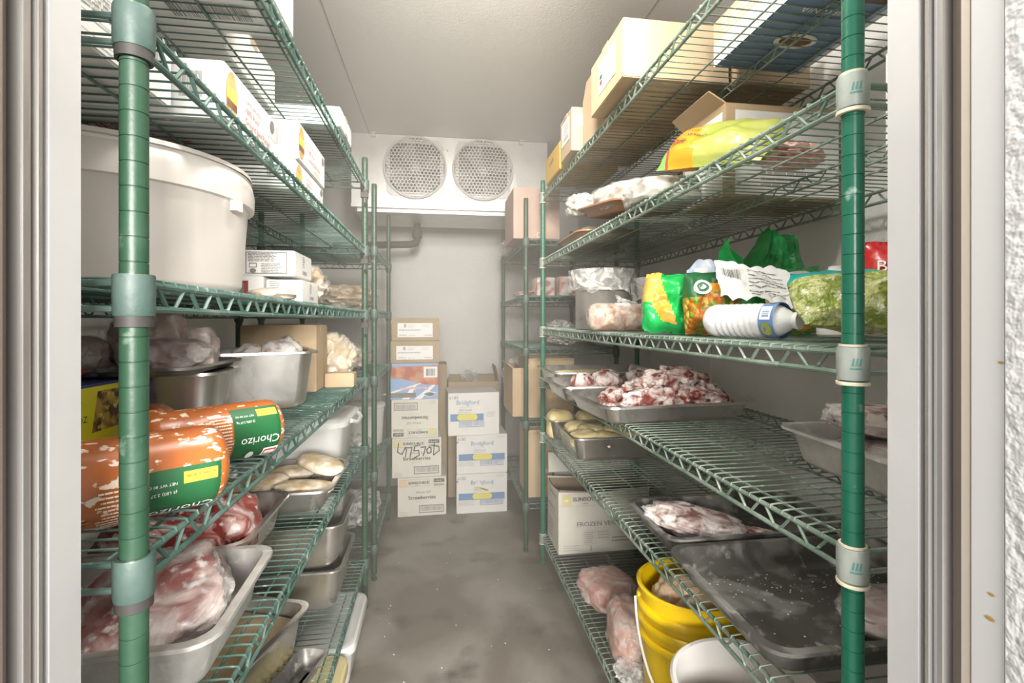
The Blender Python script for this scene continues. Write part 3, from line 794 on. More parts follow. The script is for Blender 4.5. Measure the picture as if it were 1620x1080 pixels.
# second shelf: flat boxes of burger patties
M_BUNP = mat('printed_bun', (.62, .33, .10), .5, c2=(.76, .50, .20), scale=30)
M_LETT = mat('printed_lettuce', (.62, .60, .10), .5, c2=(.75, .66, .16), scale=30)
M_PATP = mat('printed_patty', (.20, .09, .05), .5, c2=(.3, .14, .07), scale=40)
def pr_burger(P, W, Hh):
    u = W * .10
    P.ell(u, Hh * .50, W * .085, Hh * .42, M_BUNP); P.rect(u - W * .085, Hh * .40, u + W * .085, Hh * .62, M_LETT); P.rect(u - W * .08, Hh * .26, u + W * .08, Hh * .40, M_PATP)
    P.text(W * .33, Hh * .66, 'FLAME BROILED', Hh * .12, M_GREYP); P.text(W * .33, Hh * .46, '100% Pure', Hh * .17, M_REDP); P.text(W * .33, Hh * .26, 'Ground Beef Patties', Hh * .17, M_REDP)
    P.ell(W * .90, Hh * .78, W * .05, Hh * .13, M_GREYP); P.frame(W * .80, Hh * .12, W * .97, Hh * .5, .0015, M_GREYP); P.lines(W * .5, Hh * .06, W * .78, Hh * .2, 2, M_MIDP)
def pr_end(P, W, Hh):
    P.bars(W * .84, Hh * .3, W * .93, Hh * .8, M_GREYP, None, 3); P.lines(W * .12, Hh * .2, W * .5, Hh * .85, 6, M_REDP, 2, .35); P.lines(W * .55, Hh * .2, W * .8, Hh * .8, 5, M_GREYP, 3, .35)
def pr_red(P, W, Hh):
    P.lines(W * .12, Hh * .1, W * .8, Hh * .4, 4, M_GREYP, 11, .3)
    P.text(W * .15, Hh * .72, 'BEEF PATTIES', Hh * .13, M_REDP); P.lines(W * .15, Hh * .45, W * .8, Hh * .68, 4, M_REDP, 4, .35)
def patty_box(label, x1, y0, w, d, h, z):
    o = carton('patty_box', label, w, d, h, M_WBOX, (x1 - w / 2, y0 + d / 2, z), 0, bulge=.001, seam=False, group='white boxes of burger patties')
    box_prints(o, w, d, h, [('right', 0, d, h, False, pr_burger), ('front', 0, w, h, False, pr_end), ('bottom', 0, w, d, False, pr_red)])
    return o
patty_box('flat white burger patty box nearest the doorway on the shelf above the white tub', -.333, .84, .43, .245, .092, zB)
patty_box('flat white burger patty box under another one on the shelf above the tub', -.34, 1.26, .42, .29, .072, zB)
patty_box('white burger patty box on top of another one, printed with a burger', -.335, 1.262, .42, .285, .094, zB + .0735)
o = carton('white_carton', 'large white carton with red print, directly above the white tub', .40, .22, .085, M_WBOX, (-.60, .60 + .11, zB), 0)
box_prints(o, .40, .22, .085, [('front', 0, .40, .085, False, pr_red), ('bottom', 0, .40, .22, False, pr_red), ('right', 0, .22, .085, False, pr_plain)])

# ------------------------------------------------------------------ third shelf: big round tub
tb = thing('food_tub', 'big round white plastic tub with a thick rolled rim on the left shelf', 'tub', (-.567, .978, zC))
t = MB(); R0, R1, HT = .196, .207, .222
t.lathe([(0, 0), (R0 - .02, 0), (R0 - .006, .005), (R0, .018), (R1, HT - .062), (R1 + .0025, HT - .058), (R1 + .0035, HT - .01), (R1 + .006, HT - .003), (R1 + .004, HT), (R1 - .004, HT), (R1 - .006, HT - .006), (R0 - .006, .02), (0, .008)], 72)
obj('body', t, M_HDPEP, tb, smooth=50)
t = MB(); t.lathe([(R1, HT - .058), (R1 + .011, HT - .056), (R1 + .012, HT - .03), (R1 + .008, HT - .012), (R1 + .004, HT - .006), (R1, HT - .006)], 72, close=True)
obj('rim_band', t, M_HDPEP, tb, smooth=50)
t = MB()
for a in (-10, 170): 
    M = Matrix.Rotation(radians(a), 4, 'Z')
    t.box((R1 + .010, 0, HT - .066), (.010, .022, .018), M)
    obj('handle_lug', t, M_HDPEP, tb); t = MB()
t.lathe([(0, 0), (R1 + .003, 0), (R1 + .008, -.004), (R1 + .006, .004), (R1 - .01, .0045), (0, .002)], 72, Matrix.Translation((0, 0, HT + .003)))
obj('lid', t, M_HDPEP, tb, smooth=50)

M_REDB = mat('dark_red_print', (.30, .06, .05), .6)
def pr_panel(P, W, Hh):
    P.frame(W * .03, Hh * .08, W * .50, Hh * .95, .004, M_REDB); P.bars(W * .05, Hh * .45, W * .18, Hh * .85, M_GREYP, None, 3); P.lines(W * .22, Hh * .15, W * .46, Hh * .85, 9, M_GREYP, 5)
    P.frame(W * .56, Hh * .08, W * .93, Hh * .93, .002, M_GREYP); P.lines(W * .58, Hh * .55, W * .9, Hh * .9, 6, M_GREYP, 7); P.lines(W * .70, Hh * .12, W * .9, Hh * .5, 6, M_GREYP, 9); P.frame(W * .59, Hh * .32, W * .66, Hh * .5, .002, M_GREYP); P.ell(W * .625, Hh * .2, W * .03, Hh * .09, M_GREYP, 8)
def pr_side(P, W, Hh):
    P.lines(W * .40, Hh * .45, W * .55, Hh * .92, 5, M_GREYP, 3, .3); P.bars(W * .38, Hh * .1, W * .68, Hh * .35, M_GREYP, None, 4, None, 8)
def pr_text(P, W, Hh):
    P.lines(W * .10, Hh * .1, W * .42, Hh * .93, 10, M_GREYP, 3); P.lines(W * .5, Hh * .05, W * .92, Hh * .93, 14, M_MIDP, 8)
def pr_dark(P, W, Hh):
    P.rect(W * .30, Hh * .1, W * .86, Hh * .82, M_REDB); P.rect(W * .33, Hh * .1, W * .82, Hh * .72, M_GREYP)
o = carton('ingredient_carton', 'white carton with dark red framed panel, lower left behind the white tub', .25, .17, .066, M_WBOX, (-.565, 1.425, zC), 0, bulge=.001, seam=False)
box_prints(o, .25, .17, .066, [('front', 0, .25, .066, False, pr_dark)])
o = carton('ingredient_carton', 'white carton covered in small print, lower one at the shelf edge behind the tub', .088, .17, .058, M_WBOX, (-.389, 1.425, zC), 0, bulge=.001, seam=False)
box_prints(o, .088, .17, .058, [('front', 0, .088, .058, False, pr_text), ('right', 0, .17, .058, False, pr_side)])
o = carton('ingredient_carton', 'white carton with red edged panels, on top of the two cartons behind the tub', .27, .17, .066, M_WBOX, (-.50, 1.432, zC + .0675), 0, bulge=.001, seam=False)
box_prints(o, .27, .17, .066, [('front', 0, .27, .066, False, pr_panel), ('right', 0, .17, .066, False, pr_side)])
M_LOAF = mat('frosted_loaf', (.58, .40, .22), .6, c2=(.80, .70, .58), scale=40, bump=.4, bscale=60)
lump('bagged_loaf', 'small flat bread loaf in clear wrap by the foot of the white tub', blob(.05, .085, .017, .12, 3, 3, 5, .3), M_LOAF, (-.385, 1.235, zC), .4, 'bread', None, M_CLEAR)
def knobbly(rx, ry, rz, seed, k=9, m=None):
    """heap of bagged rings and tubers reading as one bag"""
    return crumple(rx, ry, rz, seed, 4, .22, 3.2, 2.3, .15)
lump('food_bag', 'bulging bag of beige food behind the cartons on the left shelf', knobbly(.13, .16, .085, 3), M_BAGBEI, (-.50, 1.80, zC), .2, 'bag', None, M_CLEAR)
rb = lump('food_bag', 'long bag of pale rings on the far left shelf beyond the green posts', knobbly(.19, .30, .075, 8), M_BAGBEI, (-.50, 2.78, L2Z['b'] + .003), 0, 'bag', None, M_CLEAR)
# ------------------------------------------------------------------ fourth shelf: pans, rolls, box
th1 = radians(22); c1 = Vector((-.318, 1.415)); W1, D1, H1 = .285, .325, .157
cx = c1.x - W1 / 2 * cos(th1) - D1 / 2 * sin(th1); cy = c1.y - W1 / 2 * sin(th1) + D1 / 2 * cos(th1)
pan('steam_pan', 'deep bright steel pan turned at an angle, holding frosted round meats', W1, D1, H1, M_STEEL, (cx, cy, zD), th1, floor_r=.03)
pan('steam_pan', 'deep steel pan behind the two orange sausage rolls', .325, .178, .132, M_STEEL, (-.455 - .1625, 1.178, zD), radians(4), floor_r=.03)
fill = MB()
for i, (px, py, r, s) in enumerate(((395, 553, .040, 1), (440, 545, .062, 2), (483, 543, .066, 3), (462, 549, .05, 6))):
    zz = zD + .105
    p = at(px, py, Z=zD + H1 + .012)
    q = Vector((cx + (-.07, -.015, .06, .03)[i], cy + (-.09, -.02, .01, .09)[i], 0))
    lump('wrapped_meat_ball', ['small flat frosted meat ball at the left of the angled steel pan', 'round frosted meat ball in the middle of the angled steel pan', 'largest frosted meat ball, at the right of the angled steel pan', 'frosted meat ball at the back of the angled steel pan'][i],
         blob(r * .88, r * .88, (.06, .09, .10, .085)[i], .14, 2.5, 4, s, .15, 2.6, .03, 14), M_BALL, (q.x, q.y, zD + .004), 0, 'meat', 'frosted balls in the angled pan')
TZ = zD + .1335
pan('sheet_tray', 'thin dark tray across the steel pan, holding wrapped grey meats', .33, .28, .018, M_STEELD, (-.63, 1.15, TZ), 0, cat='tray', r=.03, lip=.008, floor_r=.008, taper=.004)
for i, (x, y, rx, ry, rz, s) in enumerate(((-.725, 1.10, .075, .06, .042, 1), (-.615, 1.17, .07, .07, .075, 2), (-.535, 1.11, .075, .05, .038, 4), (-.545, 1.22, .05, .045, .05, 5))):
    lump('wrapped_meat_pack', ['grey wrapped meat at the left end of the thin dark tray', 'tallest grey wrapped meat on the thin dark tray', 'flat grey wrapped meat at the front of the thin dark tray', 'grey wrapped meat leaning at the right rear of the thin dark tray'][i],
         crumple(rx, ry, rz, s, 4, .16, 2.2, 2.6, .2), M_MEATG, (x, y, TZ + .003), 0, 'meat', 'grey wrapped meats on the dark tray', M_CLEAR, 1.03)
can = MB(); can.lathe([(0, 0), (.035, 0), (.036, .003), (.036, .16), (.0335, .163), (.0335, .158), (0, .157)], 24)
o = obj('steel_cup', can, M_STEEL, None, (-.755, 1.47, zD)); tag(o, 'small steel cup at the back between the two steel pans', 'cup')

bx = carton('frozen_food_box', 'yellow and blue food box with a picture of a cooked dish, beside the left post', .17, .27, .130, mat('blue_box_board', (.07, .09, .28), .4), (-.59 - .085, .935, zD), radians(-3), seam=False, bulge=.001)
M_YBX = mat('lemon_print', (.80, .74, .03), .45); M_PIC = mat('food_picture', (.10, .045, .02), .5, c2=(.50, .34, .07), scale=45, lo=.42, hi=.58, c3=(.72, .62, .12), scale3=60, lo3=.56, hi3=.66)
def pr_yel(P, W, Hh):
    P.rect(0, Hh * .08, W, Hh * .97, M_YBX); P.poly([(W * .56, Hh * .36), (W * .97, Hh * .38), (W * .98, Hh * .90), (W * .61, Hh * .90)], M_PIC)
    P.text(W * .44, Hh * .74, '10', Hh * .10, M_GREYP); P.text(W * .44, Hh * .52, 'OZ', Hh * .12, M_GRNP); P.text(W * .62, Hh * .13, 'Prepared dish', Hh * .05, M_GREYP)
box_prints(bx, .17, .27, .130, [('right', 0, .27, .130, False, pr_yel)])
gb, s_ = bag('herb_bag', 'dark green printed bag lying on top of the yellow and blue box', .20, .13, .035, [M_GRNP, M_WHITE, M_REDP], lambda a, b, s: 1 if (.62 < a < .78 and .1 < b < .9 and (int(a * 40) + int(b * 3)) % 3 == 0) else 2 if a > .88 else 0, (-.665, .865, zD + .140), (radians(-88), 0, radians(70)), 4)
gb.location = (-.62, .865, zD + .152)

def chorizo(label, p0, p1, r, spin, prints=True):
    """plastic-cased roll from p0 to p1 (axis ends), printed label band near the far end"""
    v = Vector(p1) - Vector(p0); L = v.length; mid = (Vector(p0) + Vector(p1)) / 2
    mb = MB(); n = 40; pr = []
    prof = [(-.5 * L, .0), (-.5 * L, r * .38), (-.495 * L, r * .62), (-.475 * L, r * .84), (-.44 * L, r * .965), (-.40 * L, r)] + [(x * L, r) for x in (-.3, -.2, -.1, 0, .1, .2, .3)] + [(.40 * L, r), (.44 * L, r * .965), (.475 * L, r * .84), (.495 * L, r * .62), (.5 * L, r * .38), (.5 * L, 0)]
    rings = []
    for x, rr in prof[1:-1]:
        rings.append([(x, rr * cos(2 * pi * k / n) * (1 + .02 * noise.noise(Vector((x * 25, cos(2 * pi * k / n), sin(2 * pi * k / n))))), rr * sin(2 * pi * k / n)) for k in range(n)])
    mb.loft(rings)
    o = obj('chorizo_roll', mb, M_CASING, None, mid, Euler((0, 0, atan2(v.y, v.x))), smooth=50); tag(o, label, 'sausage', 'orange sausage rolls on the left shelf')
    o.rotation_euler = (spin, 0, atan2(v.y, v.x))
    if prints:
        # u runs along the roll, v around it; 0 angle faces the aisle (-y of the roll), upside-down reading
        def f(u, w, l): 
            a = -w / r; rr = r * 1.012 + l; x = (u - .5) * L
            if abs(x) > .4 * L: rr = rr - r * .45 * ((abs(x) - .4 * L) / (.1 * L)) ** 2
            return Vector((x, -rr * cos(a), -rr * sin(a)))
        P = Print(lambda u, w, l: f(1 - u, -w, l))
        # label patch (u 0..1 along the roll from its far end, w metres around)
        P.rect(.05, -.056, .44, .056, M_GRNP, 14, 12)
        P.rect(.09, -.050, .25, -.036, mat('amber_print', (.80, .50, .05), .5), 6, 4); 
        if spin > .3: P.rect(.66, -.135, .98, -.085, M_GRNP, 10, 6)
        P.done('green_label', o, 60)
        P = Print(lambda u, w, l: f(1 - u, -w, l + .0012))
        def tx(u, w, body, size, m, bold=0):
            vs, fs, wd = text2d(body); l = P.lift()
            P.mb.add([P.p(u + x * size / L, w + y * size, l) for x, y in vs], fs, m)
        tx(.09, -.002, 'Chorizo', .30 * L / text2d('Chorizo')[2], M_WHITE); tx(.10, -.046, 'AUTHENTIC RECIPE', .14 * L / text2d('AUTHENTIC RECIPE')[2], M_REDP); tx(.28, -.040, 'NET WT 80 OZ', .14 * L / text2d('NET WT 80 OZ')[2], M_WHITE); tx(.28, -.030, '(5 LBS) 2.27 kg', .14 * L / text2d('(5 LBS) 2.27 kg')[2], M_WHITE)
        P.rect(.08, .022, .20, .046, M_WHITE, 3, 5); P.rect(.09, .026, .19, .042, M_REDP, 3, 4); P.rect(.10, .030, .18, .038, M_WHITE, 3, 3); P.ell(.30, .034, .03, .010, M_WHITE)
        P.lines(.46, -.045, .61, .05, 19, mat('casing_print', (.86, .74, .60), .5), 4, .4)
        P.bars(.63, -.012, .74, .045, M_BLACK, M_WHITE, 5, None, 18)
        P.lines(.76, .0, .93, .06, 10, mat('casing_print', (.86, .74, .60), .5), 9, .3)
        P.done('printing', o, 60)
    return o
rz_ = zD + .0505
chorizo('nearest orange sausage roll, running behind the green front post', (-.472, .585, rz_), (-.290, .727, rz_), .050, radians(50))
chorizo('orange sausage roll with barcode and green label, in front of the steel pan', (-.452, .826, rz_ - .002), (-.297, .975, rz_ - .002), .048, radians(10))
chorizo('orange sausage roll mostly hidden behind the other two rolls', (-.540, 1.040, rz_ - .008), (-.490, .945, rz_ - .008), .041, 0)
carton('kraft_carton', 'tan carton standing behind the angled steel pan on the left shelf', .24, .17, .225, M_KRAFT, (-.525, 1.83, zD), 0)
lump('food_bag', 'tall bag of beige food at the far end of the left shelf with the pans', knobbly(.085, .10, .105, 14), M_BAGBEI, (-.405, 2.035, zD), 0, 'bag', None, M_CLEAR)
carton('kraft_carton', 'small tan carton beneath the sloping edge of the beige bag', .10, .07, .05, M_KRAFTL, (-.350, 1.885, zD), 0, seam=False)

# ------------------------------------------------------------------ fifth shelf
pan('steam_pan', 'frosted steel pan lowest in the left corner, holding large frozen pork pieces', .50, .315, .088, M_STEELF, (-.562, .882, zE), radians(2), lip=.016)
o = lump('frozen_meat', 'big flat slab of frozen pork in clear wrap in the frosted pan', blob(.105, .105, .042, .16, 2.2, 5, 3, .1, 3.2, .03, 9), M_MEAT, (-.452, .885, zE + .034), (radians(20), radians(-14), .35), 'meat', None, M_CLEAR, 1.02)
o = lump('frozen_meat', 'frozen pork piece beside the doorway edge in the frosted pan', blob(.095, .07, .045, .16, 2.2, 5, 7, .1, 2.8, .03, 9), M_MEAT, (-.635, .815, zE + .012), (0, radians(-6), .2), 'meat', None, M_CLEAR, 1.02)
pan('steam_pan', 'steel pan of pink meat chunks under the sausage rolls', .42, .335, .085, M_STEEL, (-.592, 1.218, zE), 0)
for i, (x, y, z, rx, ry, rz, s, r) in enumerate(((-.435, 1.185, .045, .05, .075, .05, 1, (.2, -.3, .2)), (-.50, 1.12, .02, .06, .06, .045, 2, (.1, 0, 1)), (-.63, 1.17, .012, .08, .07, .05, 4, (0, 0, .4)), (-.55, 1.28, .012, .07, .06, .05, 6, (0, 0, 1.2)))):
    lump('pork_chunk', ['white fatted pork chunk leaning on the rim of its steel pan', 'pink pork chunk at the front of its steel pan', 'pork chunk at the left end of its steel pan', 'pork chunk at the back of its steel pan'][i], blob(rx, ry, rz, .15, 2, 4, s, .15, 3, .04, 9), M_MEAT, (x, y, zE + z), r, 'meat', 'pork chunks in one steel pan')
pan('steam_pan', 'steel pan of frosted oval patties beside the white bin', .40, .33, .068, M_STEEL, (-.492, 1.575, zE), 0)
for i, (x, y, z, yaw, rx, tilt) in enumerate(((-.385, 1.50, .03, .25, .083, .15), (-.362, 1.60, .072, -.6, .080, .3), (-.50, 1.55, .030, 1.1, .070, -.2), (-.565, 1.51, .018, .4, .062, .7), (-.46, 1.66, .03, .2, .072, 0), (-.59, 1.63, .012, 1.3, .072, 0))):
    lump('frozen_patty', ['frosted patty at the near edge of the patty pan', 'topmost patty lying across the others', 'patty tilted in the middle of the patty pan', 'round patty at the left of the patty pan', 'patty at the back of the patty pan', 'patty at the left rear of the patty pan'][i],
         blob(rx, .048, .020, .08, 2, 4, i + 1, .0, 2.4, .02, 14), M_BUN, (x, y, zE + z), (0, tilt * .6, yaw), 'food', 'frosted patties in a steel pan')
# lidded white bin
bn = thing('storage_bin', 'pale plastic bin with a lipped lid at the far end of a left shelf', 'bin', (-.475, 1.955, zE))
t = MB(); t.loft([[(x, y, z) for x, y in rrect(w_, d_, .05)] for w_, d_, z in ((.24, .26, 0), (.25, .27, .01), (.285, .305, .165))]); obj('body', t, M_GREYPL, bn)
t = MB(); t.loft([[(x, y, z) for x, y in rrect(w_, d_, .055)] for w_, d_, z in ((.29, .31, .155), (.318, .338, .158), (.322, .342, .176), (.30, .32, .186), (.25, .27, .188), (.22, .24, .182))]); obj('lid', t, M_GREYPL, bn)
t = MB(); t.tube([(.163, -.08, .168), (.178, -.05, .158), (.178, .05, .158), (.163, .08, .168)], .008, 8); obj('handle', t, M_GREYPL, bn)
# round white tub farther back
t = MB(); t.lathe([(0, 0), (.105, 0), (.11, .006), (.122, .215), (.128, .217), (.129, .232), (.12, .236), (0, .236)], 40)
o = obj('round_tub', t, M_GREYPL, None, (-.432, 2.98, L2Z['d'] + .003)); tag(o, 'round white lidded tub on the far left shelf behind the posts', 'tub')
# ------------------------------------------------------------------ bottom shelf
pan('steam_pan', 'deep steel pan, lower of two stacked at the far end of the bottom left shelf', .40, .325, .155, M_STEEL, (-.527, 1.93, zF), 0, floor_r=.03)
pan('steam_pan', 'deep steel pan stacked on another at the far end of the bottom left shelf', .41, .335, .16, M_STEEL, (-.53, 1.915, zF + .156), radians(1), floor_r=.03)
ta = radians(-18)
pan('steam_pan', 'deep steel pan of frozen yellow broth on the bottom left shelf', .325, .50, .142, M_STEEL, (-.612, 1.425, zF), ta, floor_r=.03, lip=.018)
t = MB(); t.loft([[(x, y, 0) for x, y in rrect(.265, .44, .03)], [(x * 1.01, y * 1.01, .006) for x, y in rrect(.267, .442, .03)]]); nb = MB()
nb.grid(lambda a, b: Vector(((a - .5) * .262, (b - .5) * .437, .006 * noise.noise(Vector((a * 4, b * 6, 1))))), 16, 24)
o = obj('frozen_broth', nb, M_BROTH, None, (-.612, 1.425, zF + .105), ta); tag(o, 'block of frozen yellow brown broth filling a deep steel pan', 'food')
pan('loaf_pan', 'narrow empty steel pan beside the broth pan on the bottom left shelf', .088, .30, .05, M_STEELD, (-.402, 1.385, zF), ta, lip=.006, r=.02, floor_r=.012)
M_CREAM = mat('cream_plastic', (.66, .57, .30), .45)
def tub(label, m, y0, y1, x1):
    w_, d_ = .34, y1 - y0; g = thing('lidded_tub', label, 'tub', (x1 - w_ / 2, (y0 + y1) / 2, 0))
    t = MB(); t.loft([[(x, y, z) for x, y in rrect(w_ - q, d_ - q, .04)] for q, z in ((.06, 0), (.05, .006), (.024, .125))]); obj('body', t, m, g)
    t = MB(); t.loft([[(x, y, z) for x, y in rrect(w_ - q, d_ - q, .05, 8)] for q, z in ((.02, .118), (.002, .12), (0, .135), (.006, .147), (.02, .150), (.05, .146))]); obj('lid', t, m, g)
tub('white lidded tub on the floor sticking out from under the left shelving', M_GREYPL, 1.69, 2.05, -.272)
tub('cream lidded tub on the floor sticking out from under the left shelving', M_CREAM, 1.25, 1.675, -.280)
# far left unit: further bags
lump('food_bag', 'crumpled clear bag hanging over a low shelf in the far left corner', crumple(.14, .20, .09, 22, 4, .25, 3, 2.3, .2), M_CLEAR2, (-.43, 2.72, L2Z['e'] + .003), 0, 'bag')
lump('food_bag', 'dim beige bag on the middle shelf of the far left unit', knobbly(.15, .22, .08, 27), M_BAGBEI, (-.50, 2.75, L2Z['c'] + .003), 0, 'bag', None, M_CLEAR)
lump('food_bag', 'crumpled cloudy bag on the lower shelf of the far left unit, before the round tub', crumple(.12, .14, .07, 31, 4, .25, 3, 2.3, .2), M_CLEAR2, (-.45, 2.66, L2Z['d'] + .003), 0, 'bag')
# ================================================================== RIGHT
yA = RZ['A'] + .0022; yB = RZ['B'] + .0022; yC = RZ['C'] + .0022; yD = RZ['D'] + .0022; yE = RZ['E'] + .0022; yF = RZ['F'] + .0022
def open_carton(name, label, w, d, h, m_out, m_in, loc, rot=0, flaps=(), cut=0.0, group=None, th=.004):
    """open carton: four walls, a floor, flaps = (side, length, angle in degrees from upright, outward +)"""
    mb = MB(); inn = MB()
    def wall(x0, y0, x1, y1, hh): mb.box(((x0 + x1) / 2, (y0 + y1) / 2, hh / 2), (max(abs(x1 - x0), th), max(abs(y1 - y0), th), hh), None, m_out)
    mb.mi(m_out); mb.mi(m_in)
    a, b = w / 2, d / 2
    def pnl(p, q, z0, z1, m, off):
        p = Vector((*p, 0)); q = Vector((*q, 0)); n = Vector((q.y - p.y, p.x - q.x, 0)).normalized() * off
        def f(u, v): 
            z = z0 + (z1 - z0) * v
            if cut and v == 1: z -= cut * (.5 + .5 * sin(u * 2.6 + .4)) * (1 if off == 0 or True else 1) * (1 - u * .2)
            return p.lerp(q, u) + n + Vector((0, 0, z))
        mb.grid(f, 10, 2, m)
    cs = [(-a, -b), (a, -b), (a, b), (-a, b)]
    ci = [(-a + th, -b + th), (a - th, -b + th), (a - th, b - th), (-a + th, b - th)]
    for i in range(4):
        pnl(cs[i], cs[(i + 1) % 4], 0, h, m_out, 0); pnl(ci[(i + 1) % 4], ci[i], th, h, m_in, 0)
        p, q, r, s = (Vector((*cs[i], h)), Vector((*cs[(i + 1) % 4], h)), Vector((*ci[(i + 1) % 4], h)), Vector((*ci[i], h)))
        if not cut: mb.add([p, q, r, s], [(0, 1, 2, 3)], M_KRAFTL)
    mb.add([(*c, 0) for c in cs], [(3, 2, 1, 0)], m_out); mb.add([(*c, th) for c in ci], [(0, 1, 2, 3)], m_in)
    o = obj(name, mb, None, None, loc, rot, smooth=None); tag(o, label, 'box', group)
    for side, ln, ang in flaps:
        A = radians(ang); f = MB()
        i = {'front': 0, 'right': 1, 'back': 2, 'left': 3}[side]
        p, q = Vector((*cs[i], h)), Vector((*cs[(i + 1) % 4], h)); n = Vector((q.y - p.y, p.x - q.x, 0)).normalized()
        top = n * (ln * sin(A)) + Vector((0, 0, ln * cos(A))); nn = (q - p).cross(top).normalized() * th
        e = (q - p).normalized() * .004
        v = [p + e, q - e, q - e * 3 + top, p + e * 3 + top]
        f.add(v + [x - nn for x in v], [(0, 1, 2, 3), (7, 6, 5, 4), (0, 4, 5, 1), (1, 5, 6, 2), (2, 6, 7, 3), (3, 7, 4, 0)])
        obj('flap', f, m_in if ang > 90 else m_out, o, smooth=None)
    return o
M_KIN = mat('brown_inner_board', (.30, .215, .14), .9, c2=(.35, .25, .165), scale=5, bump=.05, bscale=150)

# ------------------------------------------------------------------ top shelf
def pr_label(u0, v0, u1, v1, green=False):
    def f(P, W, Hh):
        P.rect(W * u0, Hh * v0, W * u1, Hh * v1, M_WHITE)
        w_, h_ = W * (u1 - u0), Hh * (v1 - v0); x, y = W * u0, Hh * v0
        P.lines(x + w_ * .3, y + h_ * .12, x + w_ * .92, y + h_ * .9, 6, M_BLUEP if green else M_GREYP, 3, .3)
        if green: P.ell(x + w_ * .15, y + h_ * .5, w_ * .08, h_ * .08, M_GRNP, 10); P.ell(x + w_ * .15, y + h_ * .32, w_ * .08, h_ * .08, M_REDP, 10)
        else: P.bars(x + w_ * .08, y + h_ * .1, x + w_ * .9, y + h_ * .3, M_GREYP, None, 5)
    return f
o = carton('kraft_carton', 'large tan carton overhanging the top right shelf, white label on its end', .305, .275, .158, M_KRAFTL, (.486 + .1525, 1.247 + .1375, yA), 0, bulge=.002)
box_prints(o, .305, .275, .158, [('left', 0, .275, .158, False, pr_label(.30, .22, .82, .80, True))])
o = open_carton('kraft_carton', 'tan carton with one flap standing up, behind the large overhanging carton', .28, .17, .165, M_KRAFT, M_KIN, (.535 + .14, 1.69, yA), 0, [('left', .07, -8), ('right', .07, 60)])
o = carton('kraft_carton', 'brown carton with two white labels on the top right shelf, before the yellow box', .30, .17, .165, M_KRAFT, (.503 + .15, 1.90, yA), 0)
box_prints(o, .30, .17, .165, [('left', 0, .17, .165, False, pr_label(.20, .30, .9, .85)), ('front', 0, .30, .165, False, pr_label(.06, .55, .26, .82))])
o = carton('yellow_carton', 'small yellow box at the far end of the top right shelf', .26, .27, .12, M_YBOX, (.515 + .13, 2.18, yA), 0, seam=False)
def pr_y(P, W, Hh): P.poly([(W * .35, Hh * .45), (W * .62, Hh * .60), (W * .58, Hh * .72), (W * .48, Hh * .64), (W * .38, Hh * .60)], M_KIN)
box_prints(o, .26, .27, .12, [('left', 0, .27, .12, False, pr_y)])
# blue box seen from beneath
M_BLB = mat('blue_box_panel', (.19, .275, .41), .5); M_ORS = mat('tan_stripe', (.62, .42, .30), .5); M_DKP = mat('dark_brown_panel', (.17, .13, .125), .5)
o = carton('blue_carton', 'blue and white box lying on the wires of the top right shelf near the doorway', .235, .37, .11, M_BLB, (.818, .985, yA), 0, seam=False, bulge=.001)
def pr_blue(P, W, Hh):
    P.rect(W * .0, 0, W * .06, Hh, M_WHITE); P.rect(W * .06, 0, W * .12, Hh, M_BLUEL); P.rect(W * .12, 0, W, Hh * .22, M_DKP)
    P.text(W * .30, Hh * .05, 'ORO', Hh * .09, M_WHITE); P.text(W * .30, Hh * .15, 'PREPARED', Hh * .03, M_WHITE); P.text(W * .35, Hh * .30, 'VIRGINIA', Hh * .07, M_WHITE)
    P.ell(W * .5, Hh * .62, W * .22, Hh * .08, M_WBOX); P.ell(W * .5, Hh * .62, W * .17, Hh * .05, M_PATP)
def pr_bl2(P, W, Hh):
    P.rect(0, 0, W, Hh * .5, M_WHITE); P.rect(0, Hh * .5, W, Hh, M_ORS); P.lines(W * .1, Hh * .55, W * .9, Hh * .9, 3, M_WHITE, 4)
box_prints(o, .235, .37, .11, [('bottom', 0, .235, .37, True, pr_blue), ('left', 0, .37, .11, False, pr_bl2)])
carton('kraft_carton', 'tan carton lying flat at the rear of the top right shelf, beyond the blue box', .22, .34, .12, M_KRAFTL, (.915, 1.40, yA), 0)
o = carton('white_carton', 'white carton at the doorway end of the top right shelf, above the green post', .20, .17, .14, M_WBOX, (.93, .68, yA), 0)
# ------------------------------------------------------------------ second shelf
def pr_hl(P, W, Hh):
    P.rect(W * .08, Hh * .02, W, Hh * .93, M_WBOX); P.text(W * .22, Hh * .46, 'HIGH LINER FOODS', Hh * .075, M_BLUEP); P.lines(W * .3, Hh * .1, W * .8, Hh * .36, 4, M_MIDP, 3)
o = open_carton('seafood_carton', 'white carton with worn tan edges on the second right shelf, behind the yellow green bag', .32, .22, .235, M_KRAFTL, M_KIN, (.72 + .16, 1.26, yB), 0, [('left', .05, 55)])
box_prints(o, .32, .22, .235, [('front', 0, .32, .235, False, pr_hl), ('left', 0, .22, .235, False, lambda P, W, Hh: P.rect(W * .06, Hh * .04, W * .94, Hh * .92, M_WBOX))])
M_LIME = mat('lime_bag', (.30, .36, .05), .28, c2=(.42, .44, .11), scale=8, bump=.25, bscale=25); M_LIMEG = mat('fresh_green_bag', (.22, .46, .10), .28, bump=.2, bscale=25)
M_ORB = mat('orange_bag', (.82, .30, .02), .3, bump=.2, bscale=25); M_PINKF = mat('pink_frosted_food', (.72, .34, .28), .5, c2=(.82, .58, .5), scale=25, bump=.4, bscale=50)
def col_lime(a, b, s):
    if a < .10: return 1
    if .13 < a < .40 - .1 * b: return 2
    if a < .13: return 3
    return 0 if b < .86 else 1
